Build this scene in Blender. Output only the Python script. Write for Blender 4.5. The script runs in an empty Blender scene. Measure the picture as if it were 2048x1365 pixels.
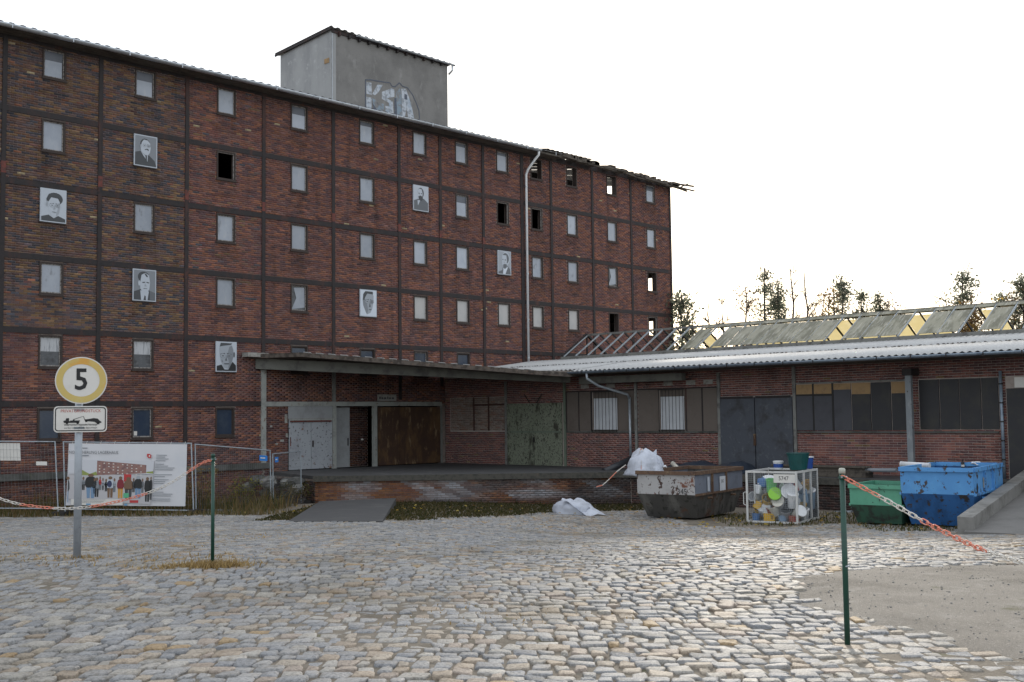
import bpy, math, random
import numpy as np
from mathutils import Vector, Matrix
random.seed(7); rng = np.random.default_rng(7)
S = bpy.context.scene
COL = S.collection

# ------------------------------------------------------------------ camera
cam_d = bpy.data.cameras.new('camera'); cam = bpy.data.objects.new('camera', cam_d); COL.objects.link(cam)
cam_d.sensor_width = 36.0; cam_d.sensor_fit = 'HORIZONTAL'; cam_d.lens = 39.739; cam_d.clip_end = 3000
CR = Vector((0.6961346, -0.7178018, -0.0125379)); CU = Vector((-0.0390683, -0.0553160, 0.9977043)); CW = Vector((0.7168475, 0.6940466, 0.0665507))
mw = Matrix((CR, CU, -CW)).transposed().to_4x4(); mw.translation = Vector((0, 0, 1.65))
cam.matrix_world = mw
S.camera = cam
# ------------------------------------------------------------------ sky, sun, exposure
SUN_AZ = Vector((0.818, 0.575, 0)).normalized(); SUN_EL = math.radians(15.0)
sd = Vector((SUN_AZ.x*math.cos(SUN_EL), SUN_AZ.y*math.cos(SUN_EL), math.sin(SUN_EL)))
wd = bpy.data.worlds.new('World'); S.world = wd; wd.use_nodes = True
nt = wd.node_tree; nt.nodes.clear()
sky = nt.nodes.new('ShaderNodeTexSky'); sky.sky_type = 'NISHITA'; sky.sun_disc = False
sky.sun_elevation = SUN_EL; sky.sun_rotation = math.atan2(sd.x, sd.y)
sky.air_density = 1.0; sky.dust_density = 1.0; sky.ozone_density = 1.0
bg = nt.nodes.new('ShaderNodeBackground'); bg.inputs['Strength'].default_value = 0.05
cl = nt.nodes.new('ShaderNodeBackground'); cl.inputs['Color'].default_value = (0.93, 0.965, 1.0, 1); cl.inputs['Strength'].default_value = 1.06
ad = nt.nodes.new('ShaderNodeAddShader'); wo = nt.nodes.new('ShaderNodeOutputWorld')
nt.links.new(sky.outputs[0], bg.inputs['Color']); nt.links.new(bg.outputs[0], ad.inputs[0]); nt.links.new(cl.outputs[0], ad.inputs[1]); nt.links.new(ad.outputs[0], wo.inputs['Surface'])
sl = bpy.data.lights.new('sun', 'SUN'); sl.energy = 3.5; sl.angle = math.radians(5.0); sl.color = (1.0, 0.91, 0.78)
so = bpy.data.objects.new('sun', sl); COL.objects.link(so); so.location = (60, 40, 40)
so.rotation_euler = sd.to_track_quat('Z', 'Y').to_euler()
S.view_settings.view_transform = 'Standard'; S.view_settings.look = 'None'; S.view_settings.gamma = 1.0
S.view_settings.exposure = 0.0; S.view_settings.use_curve_mapping = False
S.render.engine = 'CYCLES'

# ------------------------------------------------------------------ helpers
HX, HY = 0.71844, 0.69559
def sp(x, w=.8):
    x = np.asarray(x, float)/w
    return w*np.where(x > 30, x, np.log1p(np.exp(np.minimum(x, 30))))
def ground(X, Y):
    X = np.asarray(X, float); Y = np.asarray(Y, float)
    d = HX*X+HY*Y; a = HY*X-HX*Y
    gl = -(.068*sp(d-14.5)-.033*sp(d-26.5)); gl = np.where(d > 45, -1.45, gl)
    gr = -.085*(sp(d-12.8)-sp(d-27.2))-.03*sp(d-32); gr = np.where(d > 45, -1.6, gr)
    t = np.clip((a+4)/7.0, 0, 1); t = t*t*(3-2*t)
    return gl*(1-t)+gr*t
def gz(x, y): return float(ground(x, y))
def da(d, a): return (HX*d+HY*a, HY*d-HX*a)       # forward distance, rightward offset -> X, Y

def thing(name, label, cat, loc=(0, 0, 0), rz=0, group=None, rot=None):
    o = bpy.data.objects.new(name, None); COL.objects.link(o); o.empty_display_size = .2
    o.location = loc; o.rotation_euler = rot if rot else (0, 0, rz)
    o['label'] = label; o['category'] = cat
    if group: o['group'] = group
    return o
def tag(o, label, cat, group=None, kind=None):
    o['label'] = label; o['category'] = cat
    if group: o['group'] = group
    if kind: o['kind'] = kind
    return o
ORG = {}
class MB:
    def __init__(s): s.v = []; s.f = []; s.m = []
    def add(s, vs, fs, m=0):
        b = len(s.v); s.v += [tuple(p) for p in vs]
        for q in fs: s.f.append([b+i for i in q]); s.m.append(m)
        return s
    def box(s, x0, y0, z0, x1, y1, z1, m=0):
        if x0 > x1: x0, x1 = x1, x0
        if y0 > y1: y0, y1 = y1, y0
        if z0 > z1: z0, z1 = z1, z0
        return s.add([(x0,y0,z0),(x1,y0,z0),(x1,y1,z0),(x0,y1,z0),(x0,y0,z1),(x1,y0,z1),(x1,y1,z1),(x0,y1,z1)],
                     [(0,3,2,1),(4,5,6,7),(0,1,5,4),(1,2,6,5),(2,3,7,6),(3,0,4,7)], m)
    def bar(s, p, q, w, h, m=0, up=(0, 0, 1)):
        p = Vector(p); q = Vector(q); d = (q-p).normalized(); u = Vector(up)
        r = d.cross(u)
        if r.length < 1e-4: r = d.cross(Vector((1, 0, 0)))
        r.normalize(); u = r.cross(d).normalized(); r = r*w/2; u = u*h/2
        vs = [p-r-u, p+r-u, p+r+u, p-r+u, q-r-u, q+r-u, q+r+u, q-r+u]
        return s.add(vs, [(0,1,2,3),(7,6,5,4),(0,4,5,1),(1,5,6,2),(2,6,7,3),(3,7,4,0)], m)
    def tube(s, path, r, n=8, m=0, caps=True):
        P = [Vector(p) for p in path]; k = len(P)
        R = r if isinstance(r, (list, tuple)) else [r]*k
        vs = []; pr = None
        for i in range(k):
            d = (P[min(i+1, k-1)]-P[max(i-1, 0)]).normalized()
            if pr is None:
                a = d.cross(Vector((0, 0, 1)))
                if a.length < 1e-3: a = d.cross(Vector((1, 0, 0)))
            else: a = pr-d*pr.dot(d)
            a.normalize(); pr = a; b = d.cross(a)
            for j in range(n):
                t = 2*math.pi*j/n; vs.append(P[i]+(a*math.cos(t)+b*math.sin(t))*R[i])
        fs = [(i*n+j, i*n+(j+1) % n, (i+1)*n+(j+1) % n, (i+1)*n+j) for i in range(k-1) for j in range(n)]
        if caps: fs += [tuple(range(n))[::-1], tuple((k-1)*n+j for j in range(n))]
        return s.add(vs, fs, m)
    def lathe(s, prof, n=16, c=(0, 0, 0), m=0):
        vs = [(c[0]+r*math.cos(2*math.pi*j/n), c[1]+r*math.sin(2*math.pi*j/n), c[2]+z) for r, z in prof for j in range(n)]
        k = len(prof)
        fs = [(i*n+j, i*n+(j+1) % n, (i+1)*n+(j+1) % n, (i+1)*n+j) for i in range(k-1) for j in range(n)]
        fs += [tuple(range(n))[::-1]]
        return s.add(vs, fs, m)
    def prism(s, pts, off, m=0):
        n = len(pts); P = [Vector(p) for p in pts]; o = Vector(off)
        return s.add(P+[p+o for p in P], [tuple(range(n))[::-1], tuple(range(n, 2*n))]+[(i, (i+1) % n, n+(i+1) % n, n+i) for i in range(n)], m)
    def face(s, pts, m=0): return s.add(pts, [tuple(range(len(pts)))], m)
    def build(s, name, mats, parent=None, smooth=False, kind=None):
        org = ORG.get(parent.name, (0, 0, 0)) if parent else (0, 0, 0)
        me = bpy.data.meshes.new(name)
        me.from_pydata([(x-org[0], y-org[1], z-org[2]) for x, y, z in s.v], [], s.f)
        for m in (mats if isinstance(mats, (list, tuple)) else [mats]): me.materials.append(m)
        me.polygons.foreach_set('material_index', s.m)
        if smooth: me.polygons.foreach_set('use_smooth', [True]*len(s.f))
        me.update()
        o = bpy.data.objects.new(name, me); COL.objects.link(o)
        if parent: o.parent = parent; ORG[o.name] = org
        if kind: o['kind'] = kind
        return o
def broot(name, label, cat, loc, group=None):
    o = thing(name, label, cat, loc, 0, group); ORG[o.name] = loc; return o
def raw_mesh(name, V, F, mats, parent=None, col=None, smooth=False):
    """V (n,3), F (m,k) numpy arrays; col (n,4) point colours"""
    org = np.array(ORG.get(parent.name, (0, 0, 0)) if parent else (0, 0, 0))
    V = np.asarray(V, np.float32)-org.astype(np.float32); F = np.asarray(F, np.int32); k = F.shape[1]
    me = bpy.data.meshes.new(name); me.vertices.add(len(V)); me.vertices.foreach_set('co', V.ravel())
    me.loops.add(F.size); me.loops.foreach_set('vertex_index', F.ravel())
    me.polygons.add(len(F)); me.polygons.foreach_set('loop_start', np.arange(0, F.size, k, dtype=np.int32))
    me.update(calc_edges=True)
    if smooth: me.polygons.foreach_set('use_smooth', np.ones(len(F), bool))
    if col is not None:
        at = me.color_attributes.new('Col', 'FLOAT_COLOR', 'POINT'); at.data.foreach_set('color', np.asarray(col, np.float32).ravel())
    me.materials.append(mats); me.validate()
    o = bpy.data.objects.new(name, me); COL.objects.link(o)
    if parent: o.parent = parent; ORG[o.name] = tuple(org)
    return o
def white_attr(me):
    at = me.color_attributes.new('Col', 'FLOAT_COLOR', 'POINT'); at.data.foreach_set('color', [1.0]*(4*len(me.vertices)))

# ------------------------------------------------------------------ materials
def M(name, c, layers=(), rough=.8, metal=0.0, bump=None, attr=False, trans=0.0, spec=.5, transmission=0.0, rnd=None):
    m = bpy.data.materials.new(name); m.use_nodes = True; n = m.node_tree; L = n.links
    b = n.nodes['Principled BSDF']; b.inputs['Roughness'].default_value = rough; b.inputs['Metallic'].default_value = metal
    b.inputs['Specular IOR Level'].default_value = spec
    if transmission: b.inputs['Transmission Weight'].default_value = transmission
    geo = n.nodes.new('ShaderNodeNewGeometry')
    def vec(st):
        if st is None: return geo.outputs['Position']
        v = n.nodes.new('ShaderNodeVectorMath'); v.operation = 'MULTIPLY'; v.inputs[1].default_value = st
        L.new(geo.outputs['Position'], v.inputs[0]); return v.outputs[0]
    if attr:
        a = n.nodes.new('ShaderNodeAttribute'); a.attribute_name = 'Col'
        oi = n.nodes.new('ShaderNodeObjectInfo'); mx = n.nodes.new('ShaderNodeMix'); mx.data_type = 'RGBA'; mx.blend_type = 'MULTIPLY'; mx.inputs['Factor'].default_value = 1
        L.new(a.outputs['Color'], mx.inputs['A']); L.new(oi.outputs['Color'], mx.inputs['B']); cur = mx.outputs['Result']
    else:
        rgb = n.nodes.new('ShaderNodeRGB'); rgb.outputs[0].default_value = (*c, 1); cur = rgb.outputs[0]
    for lc, sc, lo, hi, st in layers:
        no = n.nodes.new('ShaderNodeTexNoise'); no.inputs['Scale'].default_value = sc; no.inputs['Detail'].default_value = 6; no.inputs['Roughness'].default_value = .65
        L.new(vec(st), no.inputs['Vector'])
        mr = n.nodes.new('ShaderNodeMapRange'); mr.interpolation_type = 'SMOOTHSTEP'; mr.inputs['From Min'].default_value = lo; mr.inputs['From Max'].default_value = hi
        L.new(no.outputs['Fac'], mr.inputs['Value'])
        mx = n.nodes.new('ShaderNodeMix'); mx.data_type = 'RGBA'; L.new(mr.outputs['Result'], mx.inputs['Factor']); L.new(cur, mx.inputs['A'])
        if len(lc) == 4:                                  # multiply layer
            mx.blend_type = 'MULTIPLY'; mx.inputs['B'].default_value = (*lc[:3], 1)
        else: mx.inputs['B'].default_value = (*lc, 1)
        cur = mx.outputs['Result']
    if rnd:
        oi = n.nodes.new('ShaderNodeObjectInfo'); mr = n.nodes.new('ShaderNodeMapRange'); mr.inputs['To Min'].default_value = rnd[0]; mr.inputs['To Max'].default_value = rnd[1]
        L.new(oi.outputs['Random'], mr.inputs['Value']); sc_ = n.nodes.new('ShaderNodeVectorMath'); sc_.operation = 'SCALE'; L.new(cur, sc_.inputs[0]); L.new(mr.outputs['Result'], sc_.inputs['Scale']); cur = sc_.outputs[0]
    L.new(cur, b.inputs['Base Color'])
    if bump:
        no = n.nodes.new('ShaderNodeTexNoise'); no.inputs['Scale'].default_value = bump[0]; no.inputs['Detail'].default_value = 5; L.new(vec(None), no.inputs['Vector'])
        bp = n.nodes.new('ShaderNodeBump'); bp.inputs['Strength'].default_value = bump[1]; bp.inputs['Distance'].default_value = bump[2]
        L.new(no.outputs['Fac'], bp.inputs['Height']); L.new(bp.outputs[0], b.inputs['Normal'])
    if trans:
        tr = n.nodes.new('ShaderNodeBsdfTranslucent'); L.new(cur, tr.inputs['Color'])
        ms = n.nodes.new('ShaderNodeMixShader'); ms.inputs[0].default_value = trans
        L.new(b.outputs[0], ms.inputs[1]); L.new(tr.outputs[0], ms.inputs[2]); L.new(ms.outputs[0], n.nodes['Material Output'].inputs['Surface'])
    return m
K = {}
K['brick'] = M('brick', (1, 1, 1), [((.62, .58, .58, 0), 1.1, .52, .8, None), ((1.25, 1.2, 1.15, 0), .7, .5, .75, None), ((.6, .58, .58, 0), 2.2, .5, .72, (1, 1, .07)), ((1.5, 1.5, 1.5, 0), 1.5, .66, .74, None), ((.7, .7, .7, 0), 30, .45, .7, None)], .88, attr=True, bump=(60, .25, .01), spec=.3)
K['mortar'] = M('mortar', (.27, .225, .2), [((.16, .13, .115), 2.5, .45, .7, None), ((.38, .33, .3), 14, .5, .75, None)], .95, spec=.2)
K['steel'] = M('rusty_steel', (.024, .019, .02), [((.07, .026, .019), 2.2, .5, .72, (1, 1, .25)), ((.014, .013, .015), 7, .5, .66, None)], .75, bump=(25, .2, .01))
K['mortar_pale'] = M('pale_mortar', (.42, .36, .33), [((.28, .23, .21), 1.6, .45, .7, None)], .95, spec=.2)
K['pane_eave_reflection'] = M('eave_reflection_pane', (.09, .1, .125), [((.06, .07, .09), 2, .4, .7, None)], .25)  # dark eave reflection in the upper glass, put into the colour
K['steel_red'] = M('red_lead_paint', (.16, .045, .035), [((.07, .035, .03), 8, .45, .65, None)], .8)
K['postpaint'] = M('flaking_post_paint', (.33, .34, .32), [((.16, .09, .06), 9, .6, .68, (1, 1, .5)), ((.2, .2, .19), 2, .45, .7, None)], .75)
K['postgreen'] = M('pale_green_post_paint', (.14, .17, .13), [((.05, .05, .04), 6, .55, .7, (1, 1, .4))], .75)
K['greybeam'] = M('grey_painted_beam', (.2, .2, .19), [((.09, .085, .08), 3, .45, .7, None)], .8)
K['frame'] = M('dark_window_frame', (.045, .032, .028), [((.09, .07, .06), 18, .55, .7, None)], .8)
K['sash'] = M('weathered_sash', (.31, .29, .275), [((.08, .065, .06), 22, .45, .62, None)], .85)
K['pane'] = M('whitened_pane', (.4, .435, .5), [((.33, .365, .43), 1.2, .4, .7, None), ((.47, .48, .51), 6, .55, .75, (1, 1, .3)), ((.2, .21, .23), 2.4, .6, .75, (1, 1, .5))], .2, rnd=(.72, 1.08))
K['pane_cream'] = M('cream_pane', (.47, .46, .45), [((.4, .4, .4), 1.6, .4, .7, None)], .4)
K['pane_blue'] = M('dark_blue_pane', (.03, .045, .075), [((.05, .065, .09), 2, .4, .7, None)], .12)
K['pane_dirty'] = M('dirty_dark_pane', (.08, .085, .095), [((.16, .165, .17), 7, .5, .75, None), ((.03, .03, .035), 3, .5, .7, None)], .3)
K['lace'] = M('white_curtain', (.5, .51, .53), [((.25, .26, .28), 25, .5, .62, (1, 1, .08))], .9)
K['dark'] = M('unlit_interior', (.03, .028, .026), [((.015, .014, .014), 2, .45, .65, None)], .95, spec=.1)
K['concrete'] = M('old_concrete', (.22, .215, .205), [((.12, .115, .105), 1.3, .45, .7, None), ((.3, .29, .275), 6, .55, .75, None)], .9, bump=(40, .25, .01))
K['concrete_dark'] = M('stained_concrete', (.105, .105, .1), [((.06, .06, .055), 1.6, .4, .65, None), ((.1, .1, .06), 5, .55, .75, None)], .9, bump=(35, .3, .012))
K['canopy_beam'] = M('canopy_beam_concrete', (.15, .15, .135), [((.08, .08, .075), 2.2, .45, .7, None)], .9)
K['canopy_edge'] = M('mossy_canopy_edge', (.12, .1, .085), [((.05, .04, .035), 5, .42, .62, None), ((.2, .12, .08), 9, .58, .7, None), ((.25, .23, .2), 3, .6, .75, None)], .95, bump=(40, .4, .02))
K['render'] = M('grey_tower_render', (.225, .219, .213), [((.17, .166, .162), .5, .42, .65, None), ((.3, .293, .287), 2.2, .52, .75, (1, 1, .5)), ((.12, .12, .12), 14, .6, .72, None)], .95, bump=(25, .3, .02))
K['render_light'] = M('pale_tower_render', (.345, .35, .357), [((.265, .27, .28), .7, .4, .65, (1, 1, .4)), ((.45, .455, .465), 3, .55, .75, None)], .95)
K['sheet'] = M('fibre_cement_sheet', (.46, .46, .46), [((.36, .36, .37), 2.5, .5, .75, (.3, 1, 1)), ((.56, .56, .55), 9, .5, .7, None), ((.25, .2, .17), 22, .68, .75, None)], .8, spec=.25)
K['sheet_dark'] = M('dark_roof_sheet', (.16, .155, .15), [((.09, .085, .08), 3, .45, .7, None)], .85)
K['zinc'] = M('zinc', (.5, .53, .57), [((.36, .39, .43), 3, .45, .7, None)], .38, .75)
K['zinc_white'] = M('pale_downpipe', (.72, .73, .75), [((.55, .56, .58), 4, .5, .75, None)], .5, .1)
K['bluegrey'] = M('bluegrey_gutter_paint', (.27, .33, .4), [((.16, .2, .26), 2, .45, .7, None)], .4, .35)
K['timber'] = M('weathered_timber', (.1, .085, .07), [((.05, .042, .036), 6, .45, .65, (.3, 1, 1)), ((.18, .165, .15), 9, .58, .75, None)], .92)
K['black'] = M('black_panel', (.022, .022, .026), [((.035, .033, .03), 2, .45, .7, None)], .6)
K['slate'] = M('slate_grey_panel', (.065, .066, .078), [((.05, .05, .06), 2, .45, .7, None), ((.1, .1, .11), 16, .62, .75, None)], .7)
K['ochre'] = M('ochre_board', (.34, .22, .11), [((.24, .16, .09), 3, .45, .7, None), ((.42, .29, .16), 11, .6, .75, None)], .85)
K['brownboard'] = M('brown_fibreboard', (.135, .112, .098), [((.11, .088, .075), 1.5, .45, .7, None), ((.16, .135, .12), 13, .58, .75, None)], .9)
K['whiteboard'] = M('white_blind', (.62, .64, .68), [((.55, .57, .61), 2, .4, .7, None)], .6)
K['iron'] = M('dark_iron_bar', (.02, .018, .018), rough=.7)
K['redbar'] = M('oxide_red_bar', (.06, .025, .02), rough=.8)
K['door_grey'] = M('chipped_grey_door', (.36, .38, .41), [((.29, .3, .33), 1.5, .45, .7, None), ((.05, .035, .03), 9, .58, .62, None), ((.2, .1, .05), 3, .62, .72, None)], .65, bump=(12, .15, .02))
K['door_panel'] = M('grey_lintel_panel', (.3, .31, .32), [((.24, .245, .25), 2, .45, .7, None)], .75)
K['door_rust'] = M('rusty_sheet_door', (.06, .03, .018), [((.12, .065, .028), 1.6, .46, .64, (1, 1, .5)), ((.22, .15, .085), 4, .55, .66, (1, 1, .3)), ((.05, .024, .02), 1.2, .52, .7, None)], .8, bump=(18, .2, .01))
K['door_green'] = M('flaking_green_door', (.19, .21, .155), [((.23, .25, .19), 2, .45, .7, None), ((.035, .033, .028), 22, .54, .6, (1, 1, .6)), ((.05, .048, .035), 2.2, .52, .64, (1, 1, .45)), ((.06, .06, .05), 5, .58, .66, None)], .75)
K['door_blue'] = M('dull_blue_door', (.06, .068, .086), [((.1, .11, .125), 6, .55, .7, None), ((.035, .035, .04), 2, .48, .7, None), ((.08, .055, .03), 3, .68, .78, None)], .6)
K['plaster'] = M('pale_plaster', (.33, .32, .3), [((.22, .21, .19), 7, .45, .65, None)], .95)
K['soil'] = M('sandy_joint_soil', (.19, .165, .135), [((.11, .095, .075), .9, .45, .7, None), ((.27, .235, .19), 18, .5, .75, None), ((.1, .105, .05), 2.3, .6, .75, None)], .95, bump=(50, .6, .02), spec=.2)
K['gravel'] = M('compacted_gravel', (.225, .205, .18), [((.16, .145, .125), .7, .45, .62, (1, .6, 1)), ((.27, .25, .225), 2.6, .5, .7, None), ((.33, .305, .275), 40, .55, .68, None), ((.1, .09, .075), 60, .6, .68, None), ((.12, .115, .07), 1.7, .62, .75, None)], .92, bump=(70, .8, .025), spec=.25)
K['cobble'] = M('granite_cobble', (1, 1, 1), [((.66, .66, .67, 0), 38, .45, .62, None), ((1.35, 1.32, 1.28, 0), 80, .52, .68, None), ((.74, .7, .62, 0), .5, .48, .7, None), ((.8, .76, .7, 0), 7, .5, .7, None)], .72, attr=True, bump=(60, .7, .014), spec=.28)
K['asphalt'] = M('grey_ramp_concrete', (.16, .155, .15), [((.12, .118, .112), 1, .45, .7, None), ((.2, .195, .185), 30, .55, .7, None)], .9, bump=(60, .4, .01))
K['leaf'] = M('foliage', (1, 1, 1), attr=True, rough=.7, trans=.6, spec=.2)
K['bark'] = M('bark', (.09, .075, .065), [((.05, .042, .036), 9, .45, .65, None)], .95)
K['galv'] = M('galvanised_steel', (.36, .4, .44), [((.28, .31, .35), 6, .45, .7, None)], .45, .5)
K['wire'] = M('thin_dull_wire', (.16, .165, .17), rough=.6, metal=.3)
K['pole'] = M('grey_sign_pole', (.34, .37, .41), [((.28, .3, .34), 8, .45, .7, None), ((.15, .13, .12), 12, .68, .75, None)], .5, .3)
K['greenpost'] = M('dark_green_coating', (.008, .055, .038), [((.006, .04, .03), 6, .45, .7, None)], .35)
K['cream'] = M('cream_cap', (.42, .43, .38), rough=.7)
K['link_red'] = M('faded_red_plastic', (.66, .2, .13), [((.62, .32, .24), 14, .45, .7, None)], .5)
K['link_white'] = M('white_plastic_link', (.62, .59, .55), [((.5, .47, .43), 20, .45, .7, None)], .5)
K['signwhite'] = M('sign_white', (.66, .64, .61), [((.6, .58, .55), 3, .45, .7, None), ((.45, .44, .44), 30, .68, .74, None)], .45)
K['signyellow'] = M('faded_yellow_ring', (.56, .42, .13), [((.62, .33, .06), 2.2, .47, .6, None), ((.55, .5, .25), 5, .55, .75, None)], .5)
K['ink'] = M('black_print', (.012, .012, .014), rough=.6)
K['inkred'] = M('red_print', (.4, .06, .04), rough=.6)
def grey(i, g, tint=(1, 1.02, 1.06)): K['g%d' % i] = M('print_grey_%d' % i, tuple(min(1, g*t) for t in tint), rough=.55)
for i, g_ in enumerate((.018, .06, .13, .23, .36, .5, .64)): grey(i, g_, (.92, 1.0, 1.12))

# ------------------------------------------------------------------ bricks
def lay(s0, s1, z0, z1, holes=(), L=.26, H=.077, phase=0.0, gp=.0065):
    out = []; nrow = int(round((z1-z0)/H)); 
    if nrow < 1: return np.zeros((0, 4))
    Hh = (z1-z0)/nrow
    for r in range(nrow):
        za = z0+r*Hh; zb = za+Hh; zc = (za+zb)/2
        iv = [(s0, s1)]
        for a, b, c, d in holes:
            if c-.02 < zc < d+.02:
                ni = []
                for p, q in iv:
                    if b <= p or a >= q: ni.append((p, q))
                    else:
                        if a > p: ni.append((p, a))
                        if b < q: ni.append((b, q))
                iv = ni
        for p, q in iv:
            st = math.floor((p-phase)/L)*L+phase+(L/2 if r % 2 else 0)-L
            while st < q:
                a = max(p, st)+gp; b = min(q, st+L)-gp
                if b-a > .05: out.append((a, b, za+gp, zb-gp))
                st += L
    return np.array(out) if out else np.zeros((0, 4))
def brick_mesh(name, arr, cols, O, e, n, parent, proud=.012, jit=.004):
    O = np.array(O, float); e = np.array(e, float); n = np.array(n, float); up = np.array([0, 0, 1.])
    N = len(arr); f = proud+rng.uniform(-jit, jit, N)
    s = arr[:, [0, 1, 1, 0, 0, 1, 1, 0]]; z = arr[:, [2, 2, 3, 3, 2, 2, 3, 3]]
    dep = np.concatenate([np.repeat(f[:, None], 4, 1), np.full((N, 4), -.01)], 1)
    V = O+s[..., None]*e+z[..., None]*up+dep[..., None]*n
    F0 = np.array([(0, 1, 2, 3), (0, 4, 5, 1), (1, 5, 6, 2), (2, 6, 7, 3), (3, 7, 4, 0)])
    F = (F0[None]+np.arange(N)[:, None, None]*8).reshape(-1, 4)
    c = np.concatenate([np.repeat(cols[:, None, :], 8, 1), np.ones((N, 8, 1))], 2)
    o = raw_mesh(name, V.reshape(-1, 3), F, K['brick'], parent, c.reshape(-1, 4)); o['kind'] = 'stuff'; return o
def brick_proto():
    m = MB(); m.box(-.125, -.012, -.033, .125, .01, .033); me = bpy.data.meshes.new('brick')
    me.from_pydata(m.v, [], m.f); me.materials.append(K['brick']); white_attr(me); return me
BR_ME = brick_proto()
def bricks(arr, cols, O, e, n, parent, score, nind=300, name='brick'):
    """the nind bricks that show largest become objects, the rest one stuff mesh"""
    full = (arr[:, 1]-arr[:, 0]) > .24
    sc = np.where(full, score, 1e9); idx = np.argsort(sc)[:nind]; idx = idx[sc[idx] < 1e8]
    rz = math.atan2(e[1], e[0]); org = ORG.get(parent.name, (0, 0, 0))
    for i in idx:
        a = arr[i]; s = (a[0]+a[1])/2; z = (a[2]+a[3])/2
        o = bpy.data.objects.new(name, BR_ME); COL.objects.link(o); o.parent = parent
        o.location = (O[0]+e[0]*s-org[0]+n[0]*rng.uniform(0, .004), O[1]+e[1]*s-org[1]+n[1]*rng.uniform(0, .004), O[2]+z-org[2])
        o.rotation_euler = (0, 0, rz); o.scale = ((a[1]-a[0])/.25, 1, (a[3]-a[2])/.066); o.color = (*cols[i], 1)
    keep = np.ones(len(arr), bool); keep[idx] = False
    return brick_mesh('brickwork', arr[keep], cols[keep], O, e, n, parent)
PAL_RED = np.array([(.155, .075, .06), (.13, .062, .055), (.18, .085, .06), (.11, .06, .06), (.2, .095, .06), (.09, .055, .06), (.15, .085, .075)])*np.array([1.25, 1.12, 1.12])
PAL_MIX = np.array([(.145, .09, .055), (.18, .11, .06), (.07, .06, .07), (.085, .065, .075), (.13, .072, .055), (.055, .055, .068), (.165, .085, .055), (.11, .075, .07), (.1, .062, .06), (.12, .07, .06)])*1.22
def pick(pal, n, v=.14):
    c = pal[rng.integers(0, len(pal), n)]*rng.uniform(1-v, 1+v, (n, 1)); return c

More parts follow.
